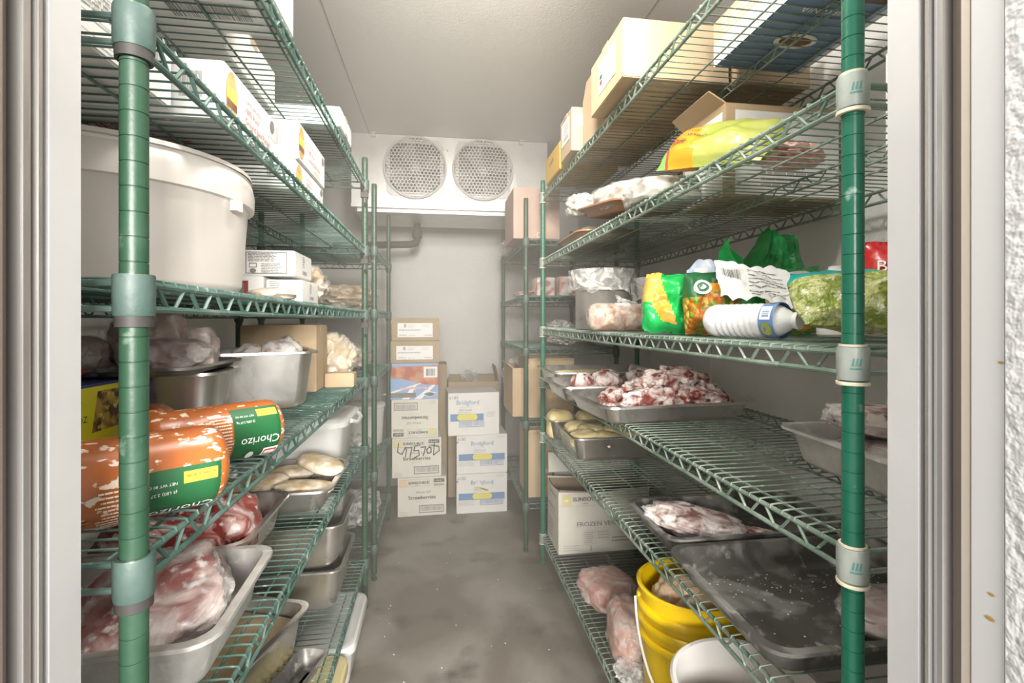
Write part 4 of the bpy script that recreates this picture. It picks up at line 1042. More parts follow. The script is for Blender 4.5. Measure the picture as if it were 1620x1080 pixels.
o, s_ = bag('snack_bag', 'yellow green bag with an orange patch drooping over the edge of a right shelf', 
    .28, .155, .075, [M_LIME, M_LIMEG, M_ORB, M_REDP], col_lime, (.590, 1.03, yB + .030), (radians(-46), radians(9), radians(-62)), 6, .16)
P = Print(lambda u, v, l: s_.at(u, v, -1, l + .002)); 
P.text(.17, .62, 'Crispy', .06, M_BLACK); P.text(.16, .48, 'COMBO', .07, M_BLACK); P.lines(.16, .30, .28, .44, 3, M_BLACK, 3); P.done('printing', o, 60)
lump('frozen_food', 'pink frosted pieces spilling from the open top of the yellow green bag', crumple(.10, .06, .03, 9, 4, .3, 6, 2.2, .2), M_PINKF, (.765, .98, yB + .02), .3, 'food')
o = carton('white_carton', 'white carton with blue handwriting right of the near green post', .19, .20, .19, M_WBOX, (.935, .72, yB), 0, seam=False)
def pr_scrib(P, W, Hh):
    R = random.Random(3)
    for k in range(12):
        x = W * R.uniform(.1, .8); y = Hh * R.uniform(.2, .75); dx = W * R.uniform(-.05, .1); dy = Hh * R.uniform(.05, .16)
        P.poly([(x, y), (x + .004, y), (x + dx + .004, y + dy), (x + dx, y + dy)], M_BLUEP)
box_prints(o, .19, .20, .19, [('front', 0, .19, .19, False, pr_scrib), ('bottom', 0, .19, .20, False, pr_scrib), ('left', 0, .20, .19, False, pr_scrib)])
M_BRD = mat('pale_frozen_bread', (.62, .58, .51), .55, c2=(.52, .47, .40), scale=7, bump=.12, bscale=30)
# wrapped tubs on brown trays
def tray(label, w, d, h, loc, rot):
    o = obj('food_tray', pan_mesh(w, d, h, r=.05, lip=.010, floor_r=.012, taper=.02), M_BROWNTRAY, None, loc, rot, smooth=40); tag(o, label, 'tray', 'brown trays on the right shelf'); return o
tray('brown tray lying flat on the second right shelf, under another one', .26, .40, .035, (.665, 2.02, yB), 0)
lump('wrapped_bread', 'white food in clear wrap on the lower brown tray', blob(.098, .155, .036, .10, 3, 4, 3, .3, 3.5, .03, 10), M_BRD, (.665, 2.02, yB + .004), 0, 'food', None, M_CLEAR, 1.03)
tray('brown tray tilted on top of the lower one on the second right shelf', .27, .48, .035, (.672, 1.66, yB + .055), (radians(8), 0, 0))
lump('wrapped_bread', 'large white food block in clear wrap on the tilted brown tray', blob(.106, .185, .052, .10, 3, 4, 6, .3, 4, .03, 10), M_BRD, (.665, 1.62, yB + .062), (radians(8), 0, 0), 'food', None, M_CLEAR, 1.03)
lump('wrapped_bread', 'small cloudy wrapped pack at the far end of the tilted brown tray', crumple(.07, .09, .05, 12, 4, .2, 3, 3, .2), M_BRD, (.585, 1.93, yB + .105), (radians(8), 0, 0), 'food', None, M_CLEAR)
lump('wrapped_bread', 'white wrapped pack lying nearest the yellow green bag', blob(.085, .10, .036, .10, 3, 4, 9, .3, 4, .03, 10), M_BRD, (.605, 1.275, yB), 0, 'food', None, M_CLEAR, 1.03)
# ------------------------------------------------------------------ third shelf
M_POT = mat('pot_steel', (.56, .54, .50), .27, .75, c2=(.68, .66, .62), scale=5, lo=.38, hi=.66, r2=.36, bump=.05, bscale=22)
def pot(label, loc, r, h, band):
    g = thing('steam_pot', label, 'pot', loc)
    t = MB(); t.lathe([(0, 0), (r * .86, 0), (r * .90, .006), (r * .91, h - band), (r * .99, h - band + .012), (r, h - .012), (r * 1.05, h - .002), (r * 1.055, h), (r * 1.03, h + .002), (r * .97, h - .01), (r * .96, h - band), (r * .88, h - band - .01), (r * .87, .01), (0, .006)], 48)
    obj('body', t, M_POT, g, smooth=40); return g
g = pot('large round steel pot covered with crinkled clear film', (.645, 1.87, yC), .118, .225, .075)
M_CLEAR3 = film('crinkled_film', .30, rough=.12, scale=30)
fm = MB(); fm.mi(M_CLEAR3)
n = 60
def flm(a, b, R=.126, hh=.225, seed=1):
    an = 2 * pi * a
    if b < .5: rr = R * b * 2; z = hh + .006 + .012 * noise.noise(Vector((rr * 30 * cos(an), rr * 30 * sin(an), seed)))
    else:
        q = (b - .5) * 2; drop = .085 + .035 * noise.noise(Vector((cos(an) * 2, sin(an) * 2, seed + 3)))
        rr = R + .006 + .012 * abs(noise.noise(Vector((cos(an) * 7, sin(an) * 7, q * 3 + seed)))) ; z = hh + .004 - drop * q
    return Vector((rr * cos(an), rr * sin(an), z))
fm.grid(lambda a, b: flm(a, b), n, 20); obj('film_cover', fm, M_CLEAR3, g, smooth=40)
g2 = pot('smaller round steel pot behind the green and orange bag', (.83, 1.72, yC), .10, .185, .055)
fm = MB(); fm.grid(lambda a, b: flm(a, b, .107, .185, 7), n, 20); obj('film_cover', fm, M_CLEAR, g2, smooth=40)
tag_ = MB()
P = Print(lambda u, v, l: Vector((-.1075 * cos((u - .02) / .107 + .5) - .012, -.115 * sin((u - .02) / .107 + .5) - .006 - l, v)), .1, .2)
P.text(0, .075, 'Spin', .030, M_WHITE); P.done('handwriting', g2, 60)
# meat roll in clear casing
mr = MB(); L_ = .235
mr.loft([[(x, .046 * f * cos(a) * (1 + .05 * noise.noise(Vector((x * 20, cos(a) * 2, sin(a) * 2)))), .046 + .046 * f * sin(a) * (1 + .05 * noise.noise(Vector((x * 20, cos(a) * 2, sin(a) * 2 + 4))))) for a in [2 * pi * k / 28 for k in range(28)]]
         for x, f in [(-L_ / 2, .5), (-L_ / 2 + .006, .8), (-L_ / 2 + .018, .96)] + [(-L_ / 2 + .03 + i * (L_ - .06) / 12, 1) for i in range(13)] + [(L_ / 2 - .018, .96), (L_ / 2 - .006, .8), (L_ / 2, .5)]])
M_ROLL = mat('speckled_meat_roll', (.44, .20, .12), .3, c2=(.78, .66, .54), scale=24, lo=.42, hi=.58, detail=5, distort=1, c3=(.62, .48, .28), scale3=40, lo3=.6, hi3=.7, bump=.3, bscale=50)
o = lump('meat_roll', 'speckled meat roll in clear casing lying before the large steel pot', mr, M_ROLL, (.622, 1.60, yC), radians(-3), 'meat', None, M_CLEAR, 1.02)
t = MB(); t.grid(lambda a, b: Vector((-.03 + .05 * a, -.0475 * cos(.9 + .5 * b) - .002, .046 + .0475 * sin(.7 + .6 * b) + .002)), 3, 5); obj('paper_label', t, M_WHITE, o)
t = MB(); t.grid(lambda a, b: Vector((-.02 + .07 * a + .01 * noise.noise(Vector((a * 4, b * 4, 0))), -.012 + .03 * b, .094 + .03 * b * (1 - a) + .012 * noise.noise(Vector((a * 5, b * 5, 3))))), 10, 6); obj('film_tail', t, M_CLEAR2, o)

M_GBAG = mat('bright_green_bag', (.012, .40, .075), .26, c2=(.03, .52, .13), scale=7, bump=.35, bscale=18, distort=1); M_OBAG = mat('orange_print_bag', (.80, .32, .03), .3, c2=(.86, .5, .1), scale=14, bump=.2, bscale=20)
M_GBAGD = mat('deep_green_bag', (.02, .27, .06), .24, c2=(.06, .38, .12), scale=6, bump=.4, bscale=16, distort=1)
M_PEAS = cells('carrots_and_peas', [(.66, .22, .02), (.16, .33, .035), (.62, .20, .02), (.70, .55, .10), (.18, .36, .04)], 75)
M_MIXV = cells('mixed_vegetables', [(.22, .38, .05), (.80, .42, .06), (.72, .70, .36), (.30, .46, .08), (.74, .30, .04)], 45)
M_BROC = mat('broccoli_in_bag', (.24, .31, .045), .28, c2=(.54, .57, .23), scale=42, lo=.42, hi=.58, detail=8, c3=(.74, .76, .54), scale3=60, lo3=.58, hi3=.68, bump=1.0, bscale=80, distort=.6)
M_TEAL = mat('teal_bag_band', (.01, .36, .31), .3)
def col_green(a, b, s):
    if a < .62 - .40 * b and a > .30 - .55 * (b - .2) and b > .12: return 1
    if a < .26 and b > .45: return 1
    return 0
o, s_ = bag('vegetable_bag', 'bright green bag with an orange patch standing at the shelf edge', .150, .150, .09, [M_GBAG, M_OBAG], col_green, (.575, 1.155, yC + .002), (radians(-8), radians(4), radians(-24)), 3, .22)
P = Print(lambda u, v, l: s_.at(u, v, -1, l + .003)); P.rect(.66, .72, .86, .90, M_WHITE, 5, 4); P.bars(.68, .74, .84, .88, M_GREYP, None, 3); P.done('printing', o, 60)
o, s_ = bag('vegetable_bag', 'bag showing orange carrots and green peas beside the white bottle', .125, .145, .08, [M_PEAS, M_GRNP, M_OBAG, M_WHITE], lambda a, b, s: 1 if b > .80 or (b > .55 and a < .35) else (2 if b > .66 else 0), (.625, 1.055, yC + .002), (radians(-6), 0, radians(-18)), 8, .16)
P = Print(lambda u, v, l: s_.at(u, v, -1, l + .003)); 
for q in range(3): P.ell(.3, .72, .16 - q * .05, .12 - q * .04, (M_WHITE, M_GRNP, M_WHITE)[q], 16)
P.done('printing', o, 60)
o, s_ = bag('vegetable_bag', 'large crumpled green bag rising above the others at the back of the shelf', .26, .275, .13, [M_GBAGD, M_GBAG], lambda a, b, s: 1 if (a + b * .7) % .9 < .25 else 0, (.845, 1.19, yC + .002), (radians(-5), radians(12), radians(-14)), 12, .32, taper=.62)
o, s_ = bag('vegetable_bag', 'bag of mixed vegetables with a white oval emblem behind the white bottle', .13, .155, .08, [M_MIXV, M_GBAGD], lambda a, b, s: 1 if b > .60 else 0, (.835, 1.035, yC + .002), (radians(-5), radians(-5), radians(-18)), 15, .15)
P = Print(lambda u, v, l: s_.at(u, v, -1, l + .003)); P.ell(.45, .82, .40, .12, M_WHITE, 24); P.text(.14, .78, 'ARME', .13, M_REDP, width=.60); P.done('printing', o, 60)
# torn pieces of bag
t = MB(); t.grid(lambda a, b: Vector(((a - .5) * .11, .012 * sin(a * 9) + .02 * b, .035 * b + .03 * sin(a * 4) + .02 * noise.noise(Vector((a * 4, b * 3, 2))))), 18, 6)
o = obj('bag_strip', t, mat('blue_white_bag', (.50, .60, .78), .3, c2=(.86, .86, .86), scale=20), None, (.69, 1.17, yC + .13), radians(-20)); tag(o, 'blue and white torn bag piece with red letters above the carrot bag', 'bag')
P = Print(lambda u, v, l: Vector((-.05 + u, -.006 - l, .004 + v))); P.rect(.01, 0, .055, .034, M_WHITE); P.text(.014, .008, 'API', .020, M_REDP, width=.036); P.done('printing', o)
t = MB(); t.grid(lambda a, b: Vector(((a - .5) * .055 * (1 - abs(2 * b - 1) ** 1.5) + .01 * sin(b * 5), .02 * sin(a * 5 + b * 3), .10 * b + .012 * sin(a * 7))), 10, 12)
o = obj('bag_corner', t, M_GBAG, None, (.745, 1.17, yC + .135), radians(-10)); tag(o, 'bright green torn bag corner pointing up between the bags', 'bag')
t = MB(); t.grid(lambda a, b: Vector(((a - .5) * .15, -.05 + .10 * b + .012 * noise.noise(Vector((a * 5, b * 4, 8))), .016 * sin(a * 5 + b * 2) + .03 * noise.noise(Vector((a * 3, b * 3, 4))) + .03 * b)), 26, 18)
t2 = MB(); 
def sheet(a, b):
    w_ = .155; q = noise.noise(Vector((a * 3, b * 3, 4))); r_ = abs(noise.noise(Vector((a * 6, b * 6, 9))))
    return Vector(((a - .5) * w_ + .01 * q, .07 * b - .05 + .015 * q, .085 * b - .03 * a + .016 * q + .012 * r_))
t2.grid(sheet, 30, 22)
o = obj('printed_sheet', t2, M_WHITE, None, (.685, .99, yC + .085), radians(-20)); tag(o, 'crumpled white printed sheet lying over the bags behind the bottle', 'paper')
P = Print(lambda u, v, l: sheet(u, v) + Vector((0, -l * 1.6, l * 1.2)))
P.lines(.42, .15, .92, .9, 9, M_GREYP, 4, .22); P.bars(.06, .5, .34, .75, M_GREYP, None, 3, None, 12); P.done('printing', o, 60)
# bottles
def bottle(label, p0, p1, r, group=None):
    v = Vector(p1) - Vector(p0); L = v.length
    M = v.to_track_quat('Z', 'Y').to_matrix().to_4x4()
    g = thing('water_bottle', label, 'bottle', p0); 
    pr = [(0, .006), (r * .45, .002), (r * .7, 0), (r * .93, .008), (r, .02)]
    for k in range(7): z = .028 + k * .0125; pr += [(r, z), (r * .955, z + .004), (r * .955, z + .006), (r, z + .010)]
    pr += [(r * .93, .125), (r * .9, .132), (r, .14), (r, L * .72), (r * .9, L * .80), (r * .55, L * .90), (r * .40, L * .94), (r * .40, L * .985), (0, L * .985)]
    t = MB(); t.lathe(pr, 28, M); obj('body', t, M_ICE, g, smooth=50)
    t = MB(); t.lathe([(r * 1.012, .127), (r * 1.012, .155)], 28, M); obj('wrap_label', t, M_BLUEP, g, smooth=50)
    # white square and pale band on the label
    P = Print(lambda u, w, l: M @ Vector(((r * 1.015 + l) * cos(u / r), (r * 1.015 + l) * sin(u / r), w)))
    for k in range(3): P.rect(r * (k * 2.09 + .2), .130, r * (k * 2.09 + 1.0), .150, M_WHITE, 5, 1); P.bars(r * (k * 2.09 + .25), .132, r * (k * 2.09 + .95), .148, M_BLUEP, None, k, None, 8); P.ell(r * (k * 2.09 + 1.55), .141, r * .4, .010, M_LIME, 12)
    P.done('label_print', g, 60)
    t = MB(); t.lathe([(0, L * .955), (r * .46, L * .955), (r * .47, L * .96), (r * .47, L), (0, L)], 20, M); obj('cap', t, M_WHITE, g)
    return g
M_ICE = mat('frozen_clear_plastic', (.80, .81, .80), .22, c2=(.72, .73, .72), scale=18, bump=.2, bscale=50, sss=.3)
bottle('white frozen water bottle lying along the shelf edge, blue label', (.560, .952, yC + .034), (.630, .780, yC + .034), .0325)
g = thing('round_tub', 'white round tub with a green and blue label standing behind the broccoli bag', 'tub', (.832, .925, yC + .001))
t = MB(); t.lathe([(0, 0), (.034, 0), (.037, .004), (.038, .05), (.038, .112), (.035, .124), (.024, .136), (.016, .139), (.015, .147), (0, .148)], 32); obj('body', t, M_HDPE, g)
P = Print(lambda u, w, l: Vector(((.0385 + l) * cos(u / .038), (.0385 + l) * sin(u / .038), w)))
P.rect(.0, .076, .2385, .108, M_BLUEL, 40, 1); P.rect(.0, .080, .2385, .104, M_WHITE, 40, 1)
for k in range(6): P.ell(.02 + k * .04, .092, .009, .011, M_BROC, 12); P.lines(.03 + k * .04, .084, .05 + k * .04, .100, 2, M_BLUEP, k)
P.done('label', g, 60)
def col_broc(a, b, s): return 1 if b > .72 else 0
o, s_ = bag('broccoli_bag', 'clear bag of pale broccoli with a teal band lying behind the near right post', .27, .135, .075, [M_BROC, M_TEAL], col_broc, (.705, .672, yC + .022), (radians(-48), radians(3), radians(-22)), 21, .18)
P = Print(lambda u, v, l: s_.at(u, v, -1, l + .003)); P.poly([(.80, .86), (.90, .88), (.86, .93), (.80, .92)], M_WHITE); P.done('printing', o, 60)
o, s_ = bag('snack_bag', 'red and yellow bag standing at the doorway end of the right shelf', .17, .19, .07, [mat('red_bag', (.56, .02, .02), .25, bump=.3, bscale=20), M_ORB, M_BROC], lambda a, b, s: 0 if b > .52 else (1 if b > .30 else 2), (.912, .84, yC + .002), (radians(-6), radians(4), radians(-30)), 31, .18)
P = Print(lambda u, v, l: s_.at(u, v, -1, l + .003)); P.text(.12, .66, 'Birds', .18, M_WHITE); P.done('printing', o, 60)

# ------------------------------------------------------------------ fourth shelf: trays of meat
pan('steam_pan', 'steel pan nearest the aisle corner of the tray shelf, heaped with frosted meat', .485, .365, .056, M_STEEL, (.678, 1.475, yD), radians(4), lip=.016)
pan('steam_pan', 'steel pan with a few round frosted meats, second from the front of its shelf', .50, .315, .06, M_STEEL, (.672, 1.832, yD), radians(1), lip=.016)
pan('steam_pan', 'shallow steel pan at the far end of the tray shelf holding pale flat food', .50, .35, .075, M_STEEL, (.722, 2.172, yD), 0, lip=.016)
o = lump('flat_food', 'pale yellow flat slab in the farthest tray', blob(.13, .075, .02, .1, 3, 4, 2, .3, 4), M_BUTTER, (.64, 2.12, yD + .036), .1, 'food')
for i, (x, y, r, rz, s) in enumerate(((.562, 1.86, .05, .045, 1), (.66, 1.86, .058, .050, 2), (.79, 1.82, .07, .055, 5))):
    lump('frosted_meat', ['left round frosted meat in the pan of few pieces', 'middle round frosted meat in the pan of few pieces', 'right frosted meat lump in the pan of few pieces'][i], blob(r, r * .9, rz, .18, 2.4, 4, s, .1, 2.4, .05, 10), M_MEATF, (x, y, yD + .003), s, 'meat', 'round frosted meats')
mp = [(.635, 1.40, .006, .088, .05, .042, .1), (.80, 1.425, .008, .085, .052, .038, -.2), (.72, 1.475, .052, .10, .06, .042, .3), (.845, 1.50, .006, .06, .066, .045, .2), (.585, 1.52, .006, .055, .065, .035, .8), (.80, 1.545, .052, .085, .05, .042, -.4), (.70, 1.565, .008, .088, .05, .045, 0)]
ml = ['white frosted meat at the left front of the meat heap', 'red and white meat at the right front of the meat heap', 'meat piece on top in the middle of the heap', 'meat piece at the right end of the heap', 'meat piece at the left rear of the heap', 'dark meat piece at the top rear of the heap', 'meat piece behind the heap against the pan wall']
for i, (x, y, z, rx, ry, rz, a) in enumerate(mp):
    lump('frosted_meat', ml[i], blob(rx, ry, rz, .26, 2.6, 5, i + 11, .1, 2.6, .07, 9), M_MEATF, (x, y, yD + z), (0, radians((-6, 8, -4, 14, 0, 10, 0)[i]), a), 'meat', 'frosted meats heaped in one pan')
pan('steam_pan', 'steel pan behind the near right post, holding dark meat packs', .345, .325, .075, M_STEELF, (.868, .782, yD), radians(-4), lip=.016)
lump('meat_pack', 'upper flat pack of dark red meat behind the near right post', blob(.115, .075, .026, .12, 2.4, 4, 2, .1, 2.8, .04, 10), M_MEATF, (.865, .83, yD + .072), (radians(4), radians(5), -.1), 'meat', None, M_CLEAR)
lump('meat_pack', 'lower flat pack of dark red meat behind the near right post', blob(.125, .11, .034, .12, 2.4, 4, 5, .1, 2.8, .04, 10), M_MEATF, (.87, .785, yD + .006), .1, 'meat', None, M_CLEAR)
# ------------------------------------------------------------------ fifth shelf
pan('steam_pan', 'steel pan of yellow blocks on the right shelf above the vegetable carton', .36, .345, .10, M_STEEL, (.715, 2.07, yE), 0, lip=.014)
pan('steam_pan', 'steel pan at the far right post, behind the pan of yellow blocks', .36, .185, .10, M_STEEL, (.70, 2.345, yE), 0, lip=.014)
for i, (x, y, z, a) in enumerate(((.605, 1.985, .055, .2), (.66, 2.07, .062, -.1), (.70, 1.965, .05, .1), (.765, 2.06, .058, .3), (.62, 2.15, .06, 0), (.81, 1.97, .05, -.2))):
    lump('yellow_block', ['yellow block at the left front of the yellow pan', 'yellow block in the middle of the yellow pan', 'bright yellow block at the front middle of the yellow pan', 'yellow block right of the middle in the yellow pan', 'yellow block at the left rear of the yellow pan', 'yellow block at the right front of the yellow pan'][i], blob(.055, .045, .032, .10, 2.5, 4, i + 3, .2, 3.4, .02, 9), M_BUTTER, (x, y, yE + z), (radians(8), radians((i % 3 - 1) * 9), a), 'food', 'yellow food blocks')
lump('yellow_block', 'yellow block standing in the pan at the far right post', blob(.062, .05, .072, .06, 2.5, 4, 13, .2, 4, .02, 9), M_BUTTER, (.59, 2.345, yE + .004), 0, 'food')
lump('yellow_block', 'second yellow block in the pan at the far right post', blob(.060, .05, .068, .06, 2.5, 4, 15, .2, 4, .02, 9), M_BUTTER, (.735, 2.345, yE + .004), 0, 'food')
pan('steam_pan', 'dark worn pan with a frozen steak slab on the right shelf', .50, .275, .058, M_STEELD, (.785, 1.218, yE), 0, lip=.014)
pan('steam_pan', 'large dark worn pan nearest the doorway on the right shelf, nearly empty', .515, .375, .058, M_STEELD, (.768, .868, yE), radians(-1), lip=.016)
lump('frozen_meat', 'frozen steak slab with white frost in the dark worn pan', blob(.125, .07, .032, .16, 2.2, 5, 12, .1, 2.8, .04, 9), M_MEATF, (.668, 1.205, yE + .012), (0, radians(10), -.35), 'meat', None, M_CLEAR, 1.02)
lump('frozen_meat', 'small tip of wrapped meat right of the frozen steak slab', crumple(.07, .05, .02, 5, 4, .2, 3, 2.2, .1), M_MEATF, (.80, 1.14, yE + .004), -.5, 'meat')
lump('frozen_meat', 'pinkish meat piece at the doorway end of the large dark pan', blob(.10, .08, .03, .15, 2, 4, 17, .1, 2.4), M_MEATG, (.84, .79, yE + .003), .2, 'meat', None, M_CLEAR)
fr = MB(); R = random.Random(5)
for k in range(150):
    x, y = R.uniform(-.2, .2), R.uniform(-.13, .14); q = R.uniform(.0006, .0022)
    if R.random() < .6: y = R.uniform(.06, .14)
    fr.lathe([(0, 0), (q, q * .6), (0, q * 1.2)], 5, Matrix.Translation((.768 + x, .868 + y, yE + .003)))
o = obj('ice_crumbs', fr, M_WHITE); tag(o, 'scatter of white ice crumbs in the large dark pan', 'ice', kind='stuff')
# ------------------------------------------------------------------ bottom shelf
def pr_sun(P, W, Hh):
    P.frame(W * .03, Hh * .70, W * .51, Hh * .88, .0012, M_MIDP); P.rect(W * .04, Hh * .71, W * .13, Hh * .87, M_YELL); P.ell(W * .085, Hh * .79, W * .025, Hh * .015, M_WHITE, 10)
    P.text(W * .145, Hh * .775, 'SUNSOURCE', Hh * .085, M_BLACK, width=W * .34, bold=.0006); P.text(W * .25, Hh * .725, 'MERIT', Hh * .035, M_GREYP)
    P.text(W * .19, Hh * .40, 'FROZEN VEGETABLES', Hh * .09, M_GREYP, width=W * .66, bold=.0006); P.text(W * .62, Hh * .26, 'STIR FRY BLEND', Hh * .05, M_MIDP); P.lines(W * .55, Hh * .14, W * .82, Hh * .24, 2, M_GREYP, 4, .3)
    P.frame(W * .26, Hh * .13, W * .38, Hh * .33, .0008, M_GREYP); P.lines(W * .27, Hh * .15, W * .37, Hh * .32, 6, M_GREYP, 6, .25); P.lines(W * .40, Hh * .2, W * .55, Hh * .33, 3, M_MIDP, 8, .3); P.bars(W * .86, Hh * .15, W * .98, Hh * .30, M_GREYP, None, 3); P.lines(W * .05, Hh * .04, W * .24, Hh * .14, 3, M_MIDP, 9, .3)
    P.rect(W * .33, Hh * .03, W * .335, Hh * .11, M_BLACK)
def pr_sunl(P, W, Hh):
    P.text(W * .12, Hh * .55, 'FROZEN VEG', Hh * .07, M_GREYP); P.rect(W * .1, Hh * .74, W * .25, Hh * .9, M_YELL); P.text(W * .28, Hh * .78, 'SUNSOURCE', Hh * .07, M_GREYP); P.rect(0, Hh * .49, W, Hh * .50, M_MIDP); P.lines(W * .1, Hh * .1, W * .6, Hh * .4, 5, M_MIDP, 3)
o = open_carton('vegetable_carton', 'open white carton of frozen vegetables on the bottom right shelf', .445, .225, .315, M_CBOX, M_KIN, (.556 + .2225, 2.232 + .1125, yF), 0, [('back', .10, 30)], cut=.035)
box_prints(o, .445, .225, .28, [('front', 0, .47, .315, False, pr_sun), ('left', 0, .225, .315, False, pr_sunl)])
lump('meat_pack', 'pink pork block in clear wrap lying on the bottom right shelf', blob(.095, .115, .052, .10, 2, 5, 3, .15, 3.4, .03, 9), M_MEATP, (.655, 1.84, yF), .25, 'meat', None, M_CLEAR, 1.02)
o = lump('meat_pack', 'long pink pork piece in a clear bag beside the yellow bucket', blob(.060, .125, .075, .10, 2, 5, 8, .15, 3, .03, 9), M_MEATP, (.618, 1.55, yF), -.22, 'meat', None, M_CLEAR, 1.03)
obj('bag_end', crumple(.05, .055, .035, 4, 4, .25, 4, 2.3, .2), M_CLEAR2, o, (-.012, -.135, .004), .22, smooth=40)
def bucket(label, loc, r, h, m, ribs, handle=None):
    g = thing('bucket', label, 'bucket', loc); t = MB(); rb = r * .88
    pr = [(0, 0), (rb - .006, 0), (rb, .006)]
    def rad(z): return rb + (r - rb) * z / h
    for z in ribs: pr += [(rad(z - .012), z - .012), (rad(z) + .010, z - .008), (rad(z) + .012, z), (rad(z) + .009, z + .006), (rad(z + .010), z + .010)]
    pr += [(rad(h - .03), h - .03), (r, h - .014), (r + .007, h - .012), (r + .009, h - .004), (r + .004, h), (r - .003, h - .002), (rad(h - .02) - .006, h - .02), (rb - .005, .01), (0, .008)]
    t.lathe(pr, 56); obj('body', t, m, g, smooth=50)
    if handle:
        t = MB(); a0 = handle[0]; pts = []
        for k in range(25):
            a = pi * k / 24; d = Vector((cos(a0), sin(a0), 0)); e = Vector((-sin(a0), cos(a0), 0))
            pts.append(d * ((r + .012) * cos(a)) + e * ((r + .024) * sin(a)) + Vector((0, 0, h - .055 - handle[1] * sin(a))))
        t.tube(pts, .0035, 8); obj('wire_handle', t, M_WHITE, g)
        t = MB()
        for s in (1, -1):
            t = MB(); t.lathe([(0, 0), (.016, 0), (.014, .012), (0, .014)], 14, Matrix.Translation((s * (r - .006) * cos(a0), s * (r - .006) * sin(a0), h - .055)) @ Matrix.Rotation(a0 + (0 if s > 0 else pi), 4, 'Z') @ Matrix.Rotation(pi / 2, 4, 'Y'))
            obj('handle_lug', t, m, g)
    return g
M_YBK = mat('yellow_bucket_plastic', (.90, .60, .006), .35, c2=(.92, .65, .01), scale=4, sss=.1)
bucket('yellow ribbed bucket of raw chicken on the bottom right shelf', (.688, 1.268, yF), .135, .37, M_YBK, (.235, .275, .315), (radians(160), .24))
bucket('white bucket nearest the doorway on the bottom right shelf', (.617, .905, yF), .142, .36, M_HDPE, (.30,), None)
for i, (x, y, z, rx, ry, rz, a) in enumerate(((.635, 1.31, .255, .055, .04, .045, .8), (.695, 1.285, .25, .07, .045, .055, -.5), (.735, 1.225, .245, .05, .06, .05, .2), (.66, 1.225, .235, .05, .045, .05, .4))):
    lump('chicken_piece', ['raw chicken piece at the back left inside the yellow bucket', 'largest raw chicken piece in the middle of the yellow bucket', 'raw chicken piece at the right inside the yellow bucket', 'raw chicken piece at the near side inside the yellow bucket'][i], blob(rx, ry, rz, .2, 2.2, 4, i + 2, .1, 2.2, .05, 9), M_CHICK, (x, y, yF + z + .03), (.3, -.4, a), 'meat', 'raw chicken in the yellow bucket')
lump('chicken_piece', 'pale chicken piece deep inside the white bucket', blob(.105, .095, .06, .2, 2.4, 4, 22, .1), M_CHICK, (.63, .905, yF + .19), 0, 'meat')
M_ORGPALE = mat('pale_orange_print', (.78, .58, .38), .6)
# ================================================================== far right unit and the back of the room
o = carton('pink_brown_carton', 'pinkish brown carton on the top shelf of the far right unit', .255, .34, .275, M_KRAFTP, (.405 + .1275, 2.62 + .17, R2Z['a'] + .003), 0, seam=False)
box_prints(o, .255, .34, .275, [('front', 0, .255, .275, False, lambda P, W, Hh: (P.frame(W * .50, Hh * .02, W * .62, Hh * .12, .003, M_WHITE), P.rect(W * .30, 0, W * .305, Hh, M_KIN)))])
lump('film_bunch', 'bunched clear film at the back of the far right unit, below the ceiling evaporator', crumple(.05, .07, .06, 41, 4, .3, 4, 2.2, .1), M_CLEAR2, (.475, 3.40, R2Z['a'] + .003), 0, 'film')
M_PKG = mat('red_white_packs', (.70, .66, .62), .4, c2=(.55, .22, .18), scale=22, lo=.5, hi=.58)
for i, (x, y, w_, h_) in enumerate(((.60, 2.78, .105, .105), (.735, 2.76, .125, .11))):
    o = obj('meat_box', round_box(w_, .16, h_, .006), M_PKG, None, (x, y, R2Z['b'] + .003)); tag(o, ['speckled red and white pack behind the far right posts', 'wider red and white pack beside the film covered pot'][i], 'box')
lump('snack_bag', 'small shiny red and white bag lying at a shelf corner of the far right unit', crumple(.075, .12, .022, 44, 4, .2, 4, 2.5, .2), M_PKG, (.515, 2.86, R2Z['b'] + .003), 0, 'bag')
lump('film_bunch', 'white crumpled film spread on the middle shelf of the far right unit', crumple(.15, .13, .045, 51, 5, .35, 4.5, 2.3, .2), M_CRUMB, (.76, 2.76, R2Z['c'] + .003), 0, 'film')
lump('film_bunch', 'clear crumpled bag lying on top of the white crumpled film', crumple(.085, .09, .038, 55, 4, .3, 4, 2.3, .2), M_CLEAR2, (.70, 2.76, R2Z['c'] + .085), 0, 'film')
carton('kraft_carton', 'tan carton behind the far right posts, facing the aisle', .26, .34, .325, M_KRAFTL, (.492 + .13, 2.66 + .17, R2Z['d'] + .003), 0, seam=False)
open_carton('kraft_carton', 'slim tan carton with a torn corner overhanging the far right unit', .07, .36, .27, M_KRAFTL, M_KIN, (.448, 2.70 + .19, R2Z['d'] + .003), 0, [('left', .035, 50)])
lump('film_bunch', 'clear bag of pale packs behind the white stack on the floor', crumple(.13, .16, .17, 61, 4, .22, 3, 2.6, .2), M_CLEAR2, (.56, 3.30, R2Z['d'] + .003), 0, 'bag')
carton('kraft_carton', 'tan carton on the lowest shelf of the far right unit', .14, .26, .37, M_KRAFT, (.488 + .07, 2.66 + .13, R2Z['e'] + .003), 0, seam=False)
carton('white_carton', 'white carton on the lowest shelf behind the vegetable carton', .30, .26, .36, M_WBOX, (.64 + .15, 2.66 + .13, R2Z['e'] + .003), 0)
